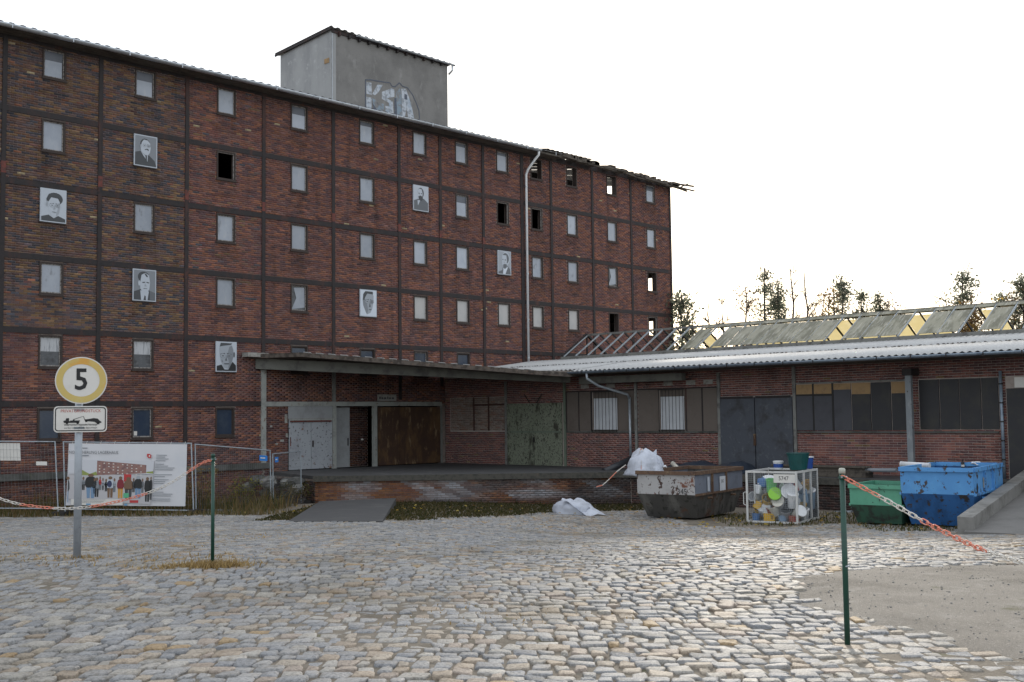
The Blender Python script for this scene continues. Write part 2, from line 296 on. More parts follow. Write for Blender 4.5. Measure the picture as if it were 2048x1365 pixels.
# ================================================================== LARGE STRUCTURES
Y0, X0 = 36.8, 33.7
FLOOR = -.34
POSTS = [7.9, 11.2, 14.5, 17.76, 21.06, 24.34, 27.66, 31.15, 33.53, 36.2, 38.8, 40.88, 44.02, 47.2, 50.7]
LEV = [14.26, 11.85, 9.48, 7.07, 4.65, 2.25]
ROWS = ['PPHHPHHPHHOOBH', 'PPPROPPRHOOPPP', 'PPRPPPPPPRPPTB', 'PPPRPTRCCCCCOB', 'LLLLRDDDD-----', 'DDDDD---------']
def warehouse():
    w = broot('warehouse', 'long six-storey red brick warehouse with dark steel grid and small windows', 'warehouse', (24.34, Y0, -1.2))
    wall = MB(); holes = []; wins = []
    for r in range(6):
        zt = LEV[r]; zb = LEV[r+1] if r < 5 else -1.4
        for b in range(14):
            xa, xb = POSTS[b], POSTS[b+1]; st = ROWS[r][b]; xc = (xa+xb)/2
            top = 14.4 if r == 0 else zt
            if r == 5 and xa > 24: 
                if xa > 33: wall.box(xa, Y0+.012, zb, xb, Y0+.3, top)
                continue
            if st == '-': wall.box(xa, Y0+.012, zb, xb, Y0+.3, top); continue
            z1 = zt-.13; z0 = z1-(1.02 if r == 0 else 1.08); x0, x1 = xc-.4, xc+.4
            wall.box(xa, Y0+.012, zb, x0, Y0+.3, top); wall.box(x1, Y0+.012, zb, xb, Y0+.3, top)
            wall.box(x0, Y0+.012, zb, x1, Y0+.3, z0); wall.box(x0, Y0+.012, z1, x1, Y0+.3, top)
            holes.append((x0, x1, z0, z1)); wins.append((x0, x1, z0, z1, st, r, b))
    # brick infill beside and behind the dock doors
    wall.box(24.34, Y0+.012, -1.4, 25.48, Y0+.3, 2.25); wall.box(25.48, Y0+.012, -1.4, 33.53, Y0+.3, FLOOR-.02)
    wall.build('wall', K['mortar'], w)
    dk = MB(); dk.box(27.7, Y0+1.0, FLOOR-.02, 30.2, Y0+1.2, 2.3); dk.build('inner_wall', K['mortar'], w)
    # bricks
    A = lay(7.9, 50.7, 2.25, 14.36, holes); B = lay(7.9, 24.34, -1.3, 2.25, holes); Cc = lay(24.4, 25.5, -1.3, 2.2, ())
    arr = np.concatenate([A, B, Cc]); arr = arr[~((arr[:, 0] > 33.75) & (arr[:, 3] < 3.3))]
    s = (arr[:, 0]+arr[:, 1])/2; z = (arr[:, 2]+arr[:, 3])/2; N = len(arr)
    mixp = ((s < 21.06) & (z > 4.65)) & (rng.random(N) < .95) | ((s < 24.3) & (z > 6.0) & (rng.random(N) < .12))
    cols = np.where(mixp[:, None], pick(PAL_MIX, N, .2), pick(PAL_RED, N, .18))
    bay = np.searchsorted(POSTS, s); cols = cols*(.9+.2*((bay*37 % 11)/11.0))[:, None]
    cols[rng.random(N) < .0025] = (.4, .32, .2); cols[rng.random(N) < .02] *= 1.35
    for x0, x1, z0, z1, *_ in wins:
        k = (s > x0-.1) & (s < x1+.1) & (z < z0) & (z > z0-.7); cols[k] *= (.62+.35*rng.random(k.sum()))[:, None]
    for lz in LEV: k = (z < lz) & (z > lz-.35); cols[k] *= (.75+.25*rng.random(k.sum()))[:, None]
    score = np.abs(s-15.6)*.8+np.abs(z-4.6)
    score = np.where((s > 14.6) & (z > 2.4), score, 1e6)
    bricks(arr, cols, (0, Y0+.012, 0), (1, 0, 0), (0, -1, 0), w, score)
    dkb = lay(27.72, 30.2, FLOOR, 2.25); brick_mesh('brickwork', dkb, pick(PAL_RED, len(dkb))*.6, (0, Y0+1.0, 0), (1, 0, 0), (0, -1, 0), w)
    # steel grid
    for i, x in enumerate(POSTS):
        lo = -1.3 if x < 24 else (2.42 if x < 33 else 3.0)
        hw = .075 if i not in (10,) else .1
        MB().box(x-hw, Y0-.035, lo, x+hw, Y0+.05, 14.3).build('steel_post', K['steel'], w)
        if 2 <= i <= 9: MB().box(x-hw-.003, Y0-.039, 9.75-.02*i, x+hw+.003, Y0-.03, 10.15-.03*i).build('paint_patch', K['steel_red'], w)
    for z in LEV[1:]:
        for i in range(14):
            if z < 3 and POSTS[i] > 24: continue
            MB().box(POSTS[i]+.075, Y0-.022, z-.095, POSTS[i+1]-.075, Y0+.03, z+.095).build('steel_beam', K['steel'], w)
    MB().box(7.9, Y0-.028, 14.16, 50.7, Y0+.02, 14.42).build('eaves_beam', K['steel'], w)
    # windows
    for x0, x1, z0, z1, st, r, b in wins:
        f = MB(); t = .05
        for a in ((x0, z0, x0+t, z1), (x1-t, z0, x1, z1), (x0+t, z0, x1-t, z0+t), (x0+t, z1-t, x1-t, z1)):
            f.box(a[0], Y0-.018, a[1], a[2], Y0+.22, a[3])
        f.box(x0-.03, Y0-.05, z0-.05, x1+.03, Y0+.02, z0-.004)
        wn = f.build('window', K['frame'], w)
        if st == 'R': continue
        a0, a1, c0, c1 = x0+t, x1-t, z0+t, z1-t
        if st in 'OB' and random.random() < .5 and r > 0:
            g = MB()
            for q in ((a1-.035, c0, a1, c1), (a0, c1-.03, a1-.035, c1)): g.box(q[0], Y0+.02, q[1], q[2], Y0+.06, q[3])
            g.build('sash', K['sash'], wn)
        if st in 'OB': continue
        g = MB(); t2 = .04; yy = Y0+.03+.03*random.random()
        for q in ((a0, c0, a0+t2, c1), (a1-t2, c0, a1, c1), (a0+t2, c0, a1-t2, c0+t2), (a0+t2, c1-t2, a1-t2, c1)): g.box(q[0], yy, q[1], q[2], yy+.05, q[3])
        g.build('sash', K['sash'] if st != 'D' or random.random() < .6 else K['frame'], wn)
        p0, p1, q0, q1 = a0+t2, a1-t2, c0+t2, c1-t2
        pn = MB(); mt = [K['pane'], K['pane_cream'], K['pane_dirty'], K['pane_blue'], K['lace'], K['pane_eave_reflection']]
        if st == 'P': pn.box(p0, yy+.02, q0, p1, yy+.03, q1, 0)
        elif st == 'C': pn.box(p0, yy+.02, q0, p1, yy+.03, q1, 1)
        elif st == 'H':
            zm = q0+(q1-q0)*random.uniform(.62, .85); pn.box(p0, yy+.02, q0, p1-.05*random.random(), yy+.03, zm, 0); pn.box(p0, yy+.024, zm+.002, p1, yy+.034, q1, 5)
        elif st == 'D': pn.box(p0, yy+.02, q0, p1, yy+.03, q1, 3)
        elif st == 'L':
            zm = q0+(q1-q0)*.5; pn.box(p0, yy+.02, q0, p1, yy+.03, zm, 2); pn.box(p0, yy+.02, zm, p1, yy+.03, q1, 4)
        elif st == 'T':
            pn.prism([(p0, yy+.02, q0), (p1, yy+.02, q0+.1), (p1-.02, yy+.02, q1), (p0+.1, yy+.02, q1-.05), (p0+.22, yy+.02, q0+.45)], (0, .01, 0), 0)
            pn.box(p0, yy+.035, q0, p1, yy+.045, q1, 2)
        pn.build('pane', mt, wn)
        if b == 3 and r == 5: MB().box(p0+.02, yy+.01, q0+.02, p0+.14, yy+.016, q0+.17).build('paper_note', K['signwhite'], wn)
    # hollow inside: floors, rear and end walls
    for z in LEV[1:]: MB().box(7.95, Y0+.31, z-.1, 50.4, 49.3, z+.1).build('floor_slab', K['dark'], w)
    MB().box(7.9, 49.3, -1.4, 50.7, 49.6, 14.3).build('rear_wall', K['dark'], w)
    MB().box(7.9, Y0+.31, -1.4, 8.2, 49.29, 14.5).build('end_wall', K['dark'], w)
    e = MB(); ys = (Y0+.31, 37.55, 39.0, 49.29)
    e.box(50.4, ys[0], -1.4, 50.7, ys[1], 14.3); e.box(50.4, ys[2], -1.4, 50.7, ys[3], 14.3)
    zz = [-1.4]+[q for lz in (4.65, 7.07, 9.48) for q in (lz+.95, lz+2.2)]+[14.3]
    for i in range(0, len(zz)-1, 2): e.box(50.4, ys[1], zz[i], 50.7, ys[2], zz[i+1])
    e.build('gable_wall', K['mortar'], w)
    for c in (39.84, 42.45): MB().box(c-1.0, Y0+.9, 11.95, c+1.6, Y0+.95, 13.72).build('added_dark_board', K['dark'], w)  # added boards keep these open windows black below a slit of sky
    # roof
    rf = corrugated('roof', (7.6, 36.14, 14.44), (41.1, 36.14, 14.44), (7.6, 43.2, 15.4), (41.1, 43.2, 15.4), .36, .026, K['sheet_dark'], w)
    corrugated('roof_rear', (7.6, 43.2, 15.4), (41.1, 43.2, 15.4), (7.6, 50.0, 14.6), (41.1, 50.0, 14.6), .36, .035, K['sheet_dark'], w)
    MB().box(7.8, 36.22, 14.27, 41.1, Y0+.3, 14.36).build('soffit', K['timber'], w)
    g = MB()
    gutter(g, (7.6, 36.1, 14.38), (39.42, 36.1, 14.38), .11); gt = g.build('gutter', K['zinc'], w, smooth=True)
    for i in range(17): x = 8.4+i*2.0; MB().box(x-.015, 35.98, 14.25, x+.015, 35.987, 14.39).build('gutter_bracket', K['zinc'], gt)
    d = MB(); d.tube([(39.3, 36.1, 14.3), (39.3, 36.12, 14.12), (39.22, 36.3, 13.9), (39.05, 36.6, 13.45), (39.0, 36.68, 13.2), (39.0, 36.68, 3.75)], .06, 10)
    dp = d.build('downpipe', K['zinc_white'], w, smooth=True)
    for z in (12.6, 10.7, 8.4, 6.2, 4.4): MB().lathe([(.07, 0), (.07, .05)], 10, (39.0, 36.68, z)).build('pipe_clamp', K['zinc'], dp)
    # ragged, stripped eaves at the right end
    random.seed(11)
    for i in range(10):
        x = 41.35+i*1.08
        MB().bar((x, 36.3+random.uniform(-.1, .15), 14.36), (x+random.uniform(-.05, .05), 43.2, 15.4), .1, .15).build('rafter', K['timber'], w)
    t = MB(); x = 41.1
    while x < 51.3:
        l = random.uniform(.8, 2.2); y = 36.22+random.uniform(-.06, .12); z = 14.36-.02*(x-41)+random.uniform(-.05, .05)
        t.bar((x, y, z), (min(x+l, 51.7), y+random.uniform(-.05, .05), z+random.uniform(-.09, .05)), .1, .05+random.random()*.06); x += l*.6
    for i in range(26):
        x = random.uniform(41.2, 51.2); t.box(x, 36.2, 14.38-.02*(x-41), x+random.uniform(.1, .5), 36.7, 14.5-.02*(x-41)+random.random()*.08)
    t.bar((49.9, 36.3, 14.3), (51.9, 36.0, 14.32), .1, .08); t.bar((50.4, 36.35, 14.2), (51.9, 35.95, 14.05), .08, .07)
    t.bar((51.0, 36.2, 14.2), (51.8, 36.3, 14.5), .07, .06); t.build('broken_eaves', K['timber'], w)
    for i in range(3):
        y0 = 37.2+i*2.1; corrugated('roof_remnant', (41.2, y0, 14.75+.14*(y0-36.1)), (44.6-i*.6, y0, 14.75+.14*(y0-36.1)), (41.2, y0+1.6, 14.8+.14*(y0-34.5)), (43.9-i*.6, y0+1.6, 14.8+.14*(y0-34.5)), .36, .03, K['sheet_dark'], w)
    # plinth ledge on the left
    MB().box(7.9, Y0-.16, -.2, 24.7, Y0+.0, .01).build('plinth_ledge', K['concrete_dark'], w)
    MB().box(24.7, Y0-.12, -1.3, 25.4, Y0, -.36).build('rubble_base', K['concrete_dark'], w)
    # -------- dock front of the warehouse
    P = K['postpaint']
    MB().box(24.24, Y0-.06, -.1, 24.45, Y0+.04, 3.6).build('painted_post', P, w)
    MB().box(24.452, Y0-.05, 2.15, 33.5, Y0+.05, 2.33).build('lintel_beam', P, w)
    MB().box(27.59, Y0-.055, FLOOR, 27.76, Y0+.06, 2.147).build('painted_post', P, w)
    MB().box(29.66, Y0-.055, FLOOR, 29.86, Y0+.06, 2.147).build('painted_post', P, w)
    MB().box(27.58, Y0-.045, 2.333, 27.74, Y0+.0, 3.6).build('grey_post', K['greybeam'], w)
    MB().box(25.48, Y0-.03, 1.67, 27.58, Y0+.04, 2.147).build('lintel_panel', K['door_panel'], w)
    d1 = MB().box(25.52, Y0-.02, FLOOR+.03, 26.54, Y0+.03, 1.6).build('door_leaf', K['door_grey'], w)
    MB().box(25.56, Y0-.03, .6, 25.6, Y0-.02, .95).build('hinge', K['steel_red'], d1)
    d2 = MB().box(26.56, Y0-.02, FLOOR+.03, 27.57, Y0+.03, 1.6).build('door_leaf', K['door_grey'], w)
    MB().box(26.6, Y0-.05, .55, 26.66, Y0-.02, .8).build('handle', K['steel'], d2)
    MB().tube([(25.55, Y0-.06, 1.56), (27.5, Y0-.06, 1.56)], .03, 8).build('door_rail', K['steel_red'], w)
    MB().box(25.5, Y0-.035, 1.603, 27.58, Y0+.03, 1.667).build('rail_board', K['postpaint'], w)
    lf = MB().box(27.9, Y0+.2, FLOOR+.02, 28.62, Y0+.25, 2.1).build('door_leaf', K['door_panel'], w)
    MB().box(28.5, Y0+.17, .55, 28.54, Y0+.2, .85).build('handle', K['iron'], lf)
    MB().lathe([(.0, 0), (.06, 0), (.05, .05), (0, .06)], 10, (29.5, Y0+.5, .75)).build('white_knob', K['signwhite'], w, smooth=True)
    for i in range(3):
        xa = 29.92+i*1.16; xb = xa+1.15
        dl = MB().box(xa, Y0-.04-.012*(i % 2), FLOOR+.03, xb, Y0+.03, 2.1).build('sheet_door_panel', K['door_rust'], w)
    MB().box(33.41, Y0-.05, FLOOR, 33.52, Y0+.05, 2.147).build('grey_post', K['greybeam'], w)
    sg = MB().box(29.89, Y0-.05, 2.36, 30.9, Y0-.02, 2.63).build('door_sign', K['plaster'], w)
    for i, (sx, ln) in enumerate(((29.97, .1), (30.09, .12), (30.23, .15), (30.4, .08), (30.5, .12), (30.64, .16))):
        MB().box(sx, Y0-.054, 2.44, sx+ln*.8, Y0-.05, 2.44+(.1 if i in (0, 3) else .07)).build('faded_lettering', K['slate'], sg)
    # plaster scars and small fittings
    for i, (x, z, a, b) in enumerate(((25.38, 1.5, .12, .34), (25.42, .95, .1, .16), (24.7, 1.35, .1, .07), (25.2, .78, .16, .09), (24.95, .68, .12, .06), (36.9, 3.9, .2, .05), (37.5, 3.95, .3, .04))):
        MB().box(x-a/2, Y0-.016, z, x+a/2, Y0-.002, z+b).build('plaster_scar', K['plaster'], w)
    return w
def gutter(m, p, q, r, n=8):
    p = Vector(p); q = Vector(q); d = (q-p).normalized(); side = d.cross(Vector((0, 0, 1))).normalized(); up = Vector((0, 0, 1)); vs = []
    for base in (p, q):
        for k in range(n+1): t = math.pi*k/n; vs.append(base+side*math.cos(t)*r-up*math.sin(t)*r)
        for k in range(n, -1, -1): t = math.pi*k/n; vs.append(base+side*math.cos(t)*r*.86-up*math.sin(t)*r*.86)
    k = 2*(n+1); m.add(vs, [(i, (i+1) % k, k+(i+1) % k, k+i) for i in range(k)]+[tuple(range(k))[::-1], tuple(range(k, 2*k))])
def corrugated(name, p0, p1, q0, q1, pitch, amp, mat, parent, sub=6, th=.008):
    p0, p1, q0, q1 = [np.array(a, float) for a in (p0, p1, q0, q1)]
    n = max(2, int(np.linalg.norm(p1-p0)/pitch*sub)); t = np.linspace(0, 1, n+1)[:, None]
    L = t[:, 0]*np.linalg.norm(p1-p0); off = amp*np.clip(1.7*np.cos(2*np.pi*L/pitch), -1, 1)
    a = p0+(p1-p0)*t; b = q0+(q1-q0)*t; a[:, 2] += off; b[:, 2] += off
    V = np.concatenate([a, b, a-[0, 0, th], b-[0, 0, th]]); i = np.arange(n); N = n+1
    F = np.concatenate([np.stack([i, i+1, N+i+1, N+i], 1), np.stack([2*N+i, 3*N+i, 3*N+i+1, 2*N+i+1], 1), np.stack([i, 2*N+i, 2*N+i+1, i+1], 1), np.stack([N+i, N+i+1, 3*N+i+1, 3*N+i], 1)])
    return raw_mesh(name, V, F, mat, parent)
WH = warehouse()

def tower():
    t = broot('rooftop_tower', 'grey rendered windowless tower with blue and white graffiti on the warehouse roof', 'tower', (33.5, 42.0, 14.9))
    X1, X2, Ya, Yb = 29.98, 37.0, 40.0, 43.94
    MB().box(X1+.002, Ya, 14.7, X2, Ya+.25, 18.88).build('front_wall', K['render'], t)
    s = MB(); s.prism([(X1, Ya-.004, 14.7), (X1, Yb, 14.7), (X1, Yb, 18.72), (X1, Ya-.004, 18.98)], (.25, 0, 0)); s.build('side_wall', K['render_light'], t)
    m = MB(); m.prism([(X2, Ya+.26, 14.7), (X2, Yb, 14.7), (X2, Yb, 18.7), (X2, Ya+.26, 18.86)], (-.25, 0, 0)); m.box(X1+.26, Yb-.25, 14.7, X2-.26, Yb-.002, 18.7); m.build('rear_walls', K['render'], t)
    rf = corrugated('roof', (X1-.12, Ya-.15, 19.06), (X2+.2, Ya-.15, 18.95), (X1-.12, Yb+.3, 18.82), (X2+.2, Yb+.3, 18.75), .4, .03, K['sheet_dark'], t)
    MB().prism([(X1-.12, Ya-.1, 18.93), (X1-.12, Yb+.3, 18.69), (X1-.12, Yb+.3, 18.8), (X1-.12, Ya-.1, 19.04)], (.05, 0, 0)).build('verge_board', K['steel'], t)
    MB().box(X1+.0, Ya-.05, 18.84, X2, Ya-.002, 18.98).build('eaves_board', K['steel'], t)
    for i in range(12): x = X1+.35+i*.56; MB().box(x, Ya-.14, 18.74, x+.09, Ya-.003, 18.9).build('rafter_end', K['steel'], t)
    g = MB(); gutter(g, (X1+1.3, Ya-.2, 18.97), (X2+.3, Ya-.2, 18.9), .07); g.build('gutter', K['zinc'], t)
    MB().tube([(X2+.15, Ya-.2, 18.84), (X2+.15, Ya-.2, 18.6), (X2+.03, Ya-.05, 18.4)], .05, 8).build('spout', K['zinc'], t, smooth=True)
    MB().tube([(X1+.03, Ya-.03, 15.2), (X1+.03, Ya-.03, 18.8)], .012, 6).build('lightning_conductor', K['zinc'], t)
    MB().box(X1-.02, Ya+.15, 17.5, X1-.002, Ya+.5, 17.72).build('plaster_scar', K['ochre'], t)
    out = [(31.892, 39.995, 15.224), (31.901, 39.995, 17.082), (32.192, 39.995, 17.143), (33.049, 39.995, 17.204), (33.350, 39.995, 17.242), (33.469, 39.995, 17.100), (33.651, 39.995, 17.114), (33.928, 39.995, 17.361), (34.111, 39.995, 17.231), (34.420, 39.995, 17.222), (34.729, 39.995, 16.947), (34.945, 39.995, 16.627), (35.131, 39.995, 16.250), (35.158, 39.995, 15.819)]
    g = MB()
    for a, b in zip(out[:-1], out[1:]): g.bar((a[0], Ya-.006, a[2]), (b[0], Ya-.006, b[2]), .008, .05, 0, up=(0, 0, 1) if abs(b[0]-a[0]) > .3 else (1, 0, 0))
    g.build('graffiti_outline', K['graf_dark'], t)
    shapes = [([(31.954, 39.990, 16.976), (32.246, 39.990, 17.013), (32.272, 39.990, 16.458), (31.952, 39.990, 16.441)], 0), ([(32.302, 39.990, 16.510), (32.598, 39.990, 16.992), (32.925, 39.990, 17.059), (32.655, 39.990, 16.651), (32.448, 39.990, 16.469)], 0), ([(31.951, 39.990, 16.301), (32.271, 39.990, 16.318), (32.239, 39.990, 15.705), (31.948, 39.990, 15.651)], 0),
      ([(32.300, 39.990, 16.300), (32.476, 39.990, 16.264), (33.094, 39.990, 15.631), (32.738, 39.990, 15.612), (32.299, 39.990, 16.090)], 1), ([(32.863, 39.990, 16.716), (33.434, 39.990, 16.997), (33.616, 39.990, 16.963), (33.613, 39.990, 16.629), (33.160, 39.990, 16.469), (33.520, 39.990, 16.373), (33.576, 39.990, 15.625), (33.094, 39.990, 15.607), (33.038, 39.990, 16.091), (33.277, 39.990, 16.114), (33.279, 39.990, 16.279), (32.861, 39.990, 16.387)], 0),
      ([(33.706, 39.990, 16.862), (33.952, 39.990, 17.102), (34.042, 39.990, 16.809), (34.094, 39.990, 15.625), (33.788, 39.990, 15.569), (33.734, 39.990, 16.510)], 1), ([(34.044, 39.990, 17.097), (34.322, 39.990, 17.153), (34.505, 39.990, 16.781), (34.688, 39.990, 16.335), (34.839, 39.990, 15.760), (34.495, 39.990, 15.698), (34.345, 39.990, 16.197), (34.217, 39.990, 15.647), (34.094, 39.990, 15.625), (34.071, 39.990, 16.672)], 0),
      ([(32.534, 39.990, 16.159), (32.979, 39.990, 16.174), (32.977, 39.990, 15.844), (32.740, 39.990, 15.987)], 1), ([(34.227, 39.990, 16.894), (34.381, 39.990, 16.877), (34.410, 39.990, 16.642), (34.225, 39.990, 16.630)], 2), ([(33.613, 39.990, 16.581), (33.734, 39.990, 16.582), (33.757, 39.990, 15.563), (33.605, 39.990, 15.536)], 2), ([(32.299, 39.990, 16.090), (32.679, 39.990, 15.695), (32.385, 39.990, 15.686)], 2)]
    for pts, c in shapes:
        MB().prism([(p[0], Ya-.004-.002*c, p[2]) for p in pts], (0, .003, 0)).build('graffiti_stroke', K[('graf_white', 'graf_blue', 'graf_dark')[c]], t)
K['graf_white'] = M('faded_white_spray', (.5, .54, .6), [((.26, .28, .31), 5, .45, .6, None), ((.3, .38, .48), 1.6, .5, .7, None)], .9)
K['graf_blue'] = M('faded_blue_spray', (.24, .31, .38), [((.22, .22, .225), 3, .42, .6, None), ((.38, .42, .47), 5, .58, .7, None)], .9)
K['graf_dark'] = M('faded_dark_spray', (.1, .115, .15), [((.18, .18, .19), 4, .5, .7, None)], .9)
tower()

# ------------------------------------------------------------------ low wing
def wing():
    w = broot('shed_wing', 'low brick shed wing with pale corrugated roof, boarded windows and double doors', 'shed', (X0, 24.0, -1.2))
    YE = 2.0
    wl = MB(); wl.box(X0+.012, YE, -1.4, X0+.3, 36.79, 3.42); wl.build('wall', K['mortar_pale'], w)
    o = MB(); o.box(49.1, YE, -1.4, 49.4, 36.7, 3.3); o.box(X0+.31, YE, -1.4, 49.09, YE+.3, 3.3); o.build('outer_walls', K['mortar'], w)
    holes = [(33.0, 36.45, 1.06, 2.48), (29.85, 32.95, -2, 2.19), (26.25, 29.64, 1.03, 2.58), (22.55, 26.1, 1.03, 2.58), (19.58, 22.5, -2, 2.22), (15.5, 19.5, 1.07, 2.6), (12.8, 15.25, 1.09, 2.62), (9.8, 12.62, -2, 2.62), (5, 9, 1.07, 2.6)]
    arr = lay(YE, 36.78, FLOOR-.05, 3.34, holes, gp=.0075); s = (arr[:, 0]+arr[:, 1])/2; z = (arr[:, 2]+arr[:, 3])/2; N = len(arr)
    pal = np.array([(.16, .07, .06), (.14, .062, .056), (.12, .056, .054), (.18, .08, .065), (.1, .055, .056)])*1.4
    cols = pick(pal, N, .15); cols[rng.random(N) < .02] = (.2, .13, .07)
    score = np.abs(s-16.5)*.5+np.abs(z-.7); score = np.where((s < 19.4) & (s > 12.9) & (z < 1.06), score, 1e6)
    bricks(arr, cols, (X0+.012, 0, 0), (0, 1, 0), (-1, 0, 0), w, score)
    inf = lay(33.02, 36.43, 1.07, 2.47, [(34.92, 34.98, 1, 3), (34.02, 34.08, 1, 3)]); c = pick(np.array([(.27, .21, .18), (.22, .17, .15), (.3, .25, .22), (.24, .15, .12)]), len(inf), .12)
    brick_mesh('infill_brickwork', inf, c, (X0+.012, 0, 0), (0, 1, 0), (-1, 0, 0), w)
    xb = X0-.02
    def panel(name, ya, yb, za, zb, mat, dx=0.0, par=None): return MB().box(X0-.03+dx, min(ya, yb)+.004, za, X0+.06+dx, max(ya, yb)-.004, zb).build(name, K[mat], par or w)
    for y in (34.95, 34.05): MB().box(X0-.025, y-.03, 1.06, X0+.02, y+.03, 2.48).build('glazing_bar', K['redbar'], w)
    MB().box(X0-.02, 33.02, 2.12, X0+.02, 35.0, 2.19).build('glazing_bar', K['redbar'], w)
    # green door
    g1 = MB().box(X0-.05, 31.41, FLOOR+.01, X0+.03, 32.93, 2.17).build('green_door_leaf', K['door_green'], w)
    g2 = MB().box(X0-.05, 29.9, FLOOR+.01, X0+.03, 31.39, 2.17).build('green_door_leaf', K['door_green'], w)
    MB().box(X0-.075, 31.42, .98, X0-.05, 32.9, 1.05).build('door_batten', K['postgreen'], g1); MB().box(X0-.075, 29.92, .98, X0-.05, 31.37, 1.05).build('door_batten', K['postgreen'], g2)
    MB().box(X0-.09, 31.36, .6, X0-.051, 31.44, .8).build('handle', K['iron'], g2)
    MB().bar((X0-.08, 31.2, 2.2), (X0-.08, 30.9, 2.55), .03, .03).build('door_bracket', K['iron'], w); MB().bar((X0-.08, 31.6, 2.2), (X0-.08, 31.9, 2.55), .03, .03).build('door_bracket', K['iron'], w)
    for y, k, zt in ((29.74, 'postgreen', 3.1), (26.18, 'greybeam', 3.0), (22.5, 'greybeam', 3.1), (19.52, 'greybeam', 3.2), (33.0, 'greybeam', 3.1)):
        MB().box(X0-.06, y-.055, FLOOR, X0+.03, y+.055, zt).build('wing_post', K[k], w)
    # boarded windows
    for ya, yb in ((29.62, 29.03), (28.98, 28.4), (27.02, 26.3), (26.08, 25.12), (23.88, 23.24), (23.18, 22.58)):
        panel('window_board', ya, yb, 1.05, 2.56, 'brownboard')
    for y in (29.0, 28.37, 23.9, 23.21, 29.64, 22.56): MB().box(X0-.03, y-.025, 1.03, X0+.03, y+.025, 2.58).build('window_mullion', K['steel'], w)
    for ya, yb in ((29.6, 28.4), (23.87, 22.6)): MB().box(X0-.025, yb, 2.2, X0+.03, ya, 2.25).build('window_transom', K['steel'], w)
    MB().box(X0-.03, 26.25, 2.565, X0+.03, 29.66, 2.61).build('window_head', K['steel'], w); MB().box(X0-.03, 22.55, 2.565, X0+.03, 26.12, 2.61).build('window_head', K['steel'], w)
    for ya, yb in ((28.3, 27.04), (25.1, 23.95)):
        panel('window_recess', ya, yb, 1.05, 2.56, 'brownboard', .035)
        bl = MB().box(X0-.02, yb+.06, 1.1, X0+.025, ya-.06, 2.3).build('white_blind', K['whiteboard'], w)
        for i in range(8): y = yb+.04+(ya-yb-.08)*i/7; MB().tube([(X0-.11, y, 1.0), (X0-.11, y, 2.6)], .011, 6).build('window_bar', K['iron'], w)
        MB().box(X0-.125, yb, 1.06, X0-.09, ya, 1.09).build('bar_rail', K['iron'], w); MB().box(X0-.125, yb, 2.54, X0-.09, ya, 2.57).build('bar_rail', K['iron'], w)
    for ya, yb in ((29.66, 26.25), (26.12, 22.55), (19.48, 12.85)): MB().box(X0-.05, yb, .98, X0+.02, ya, 1.04).build('window_sill', K['concrete_dark'], w)
    for y in (28.7, 27.4, 24.7, 23.7, 22.95): MB().box(X0-.012, y-.2, 2.7, X0+.02, y+.2, 2.86).build('plaster_scar', K['plaster'], w)
    # blue-grey sliding doors
    for ya, yb in ((22.44, 21.06), (21.02, 19.6)):
        dl = MB().box(X0-.07, yb, FLOOR+.01, X0+.0, ya, 2.2).build('bluegrey_door_leaf', K['door_blue'], w)
        MB().box(X0-.09, yb+.03, 2.16, X0-.071, ya-.03, 2.24).build('door_rail', K['steel'], dl)
    MB().box(X0-.1, 21.0, .55, X0-.072, 21.1, .95).build('lock_plate', K['door_rust'], w)
    # panelled window strip
    for i, (ya, yb, zt, lo) in enumerate(((19.46, 18.85, 2.2, 'slate'), (18.81, 18.16, 2.2, 'slate'), (18.1, 17.49, 2.38, 'slate'), (17.46, 16.82, 2.22, 'black'), (16.8, 16.14, 2.58, 'black'), (16.12, 15.5, 2.22, 'black'))):
        panel('window_panel', ya, yb, 1.07, zt, lo, .008*(i % 3))
        if zt < 2.5: panel('upper_board', ya, yb, zt+.003, 2.58, 'ochre', .01)
    for y in (19.48, 18.83, 18.13): MB().box(X0-.03, y-.03, 1.05, X0+.03, y+.03, 2.6).build('window_mullion', K['iron'], w)
    MB().box(X0-.028, 18.16, 2.19, X0+.03, 19.45, 2.26).build('window_transom', K['iron'], w)
    MB().box(X0-.03, 15.45, 2.6, X0+.03, 19.5, 2.65).build('window_head', K['greybeam'], w)
    for i, (ya, yb) in enumerate(((15.22, 14.6), (14.58, 13.99), (13.97, 13.34), (13.32, 12.83))): panel('window_panel', ya, yb, 1.1, 2.61, 'black', .01*(i % 2))
    cl = MB().box(X0-.5, 15.26, FLOOR, X0-.36, 15.44, 2.75).build('steel_column', K['column'], w)
    MB().box(X0-.56, 15.2, 2.75, X0-.02, 15.5, 2.95).build('column_bracket', K['steel'], cl)
    MB().box(X0-.05, 10.0, FLOOR, X0+.02, 12.58, 2.28).build('dark_door', K['black'], w)
    MB().box(X0-.04, 10.0, 2.3, X0+.02, 12.35, 2.6).build('white_board', K['signwhite'], w)
    panel('window_panel', 9, 5, 1.1, 2.58, 'slate')
    d = MB().tube([(X0-.1, 12.72, FLOOR), (X0-.1, 12.72, 2.8)], .05, 8).build('downpipe', K['bluegrey'], w, smooth=True)
    for z in (.2, .75, 1.3, 1.85, 2.4): MB().lathe([(.062, 0), (.062, .04)], 8, (X0-.1, 12.72, z)).build('pipe_clamp', K['iron'], d)
    # roof: two courses of sheets, gutter, downpipe
    corrugated('roof_sheet', (32.15, YE, 3.33), (32.15, 28.1, 3.33), (35.8, YE, 3.795), (35.8, 28.1, 3.795), .22, .022, K['sheet'], w)
    corrugated('roof_sheet', (32.9, 28.1, 3.425), (32.9, 36.7, 3.425), (35.8, 28.1, 3.795), (35.8, 36.7, 3.795), .22, .022, K['sheet'], w)
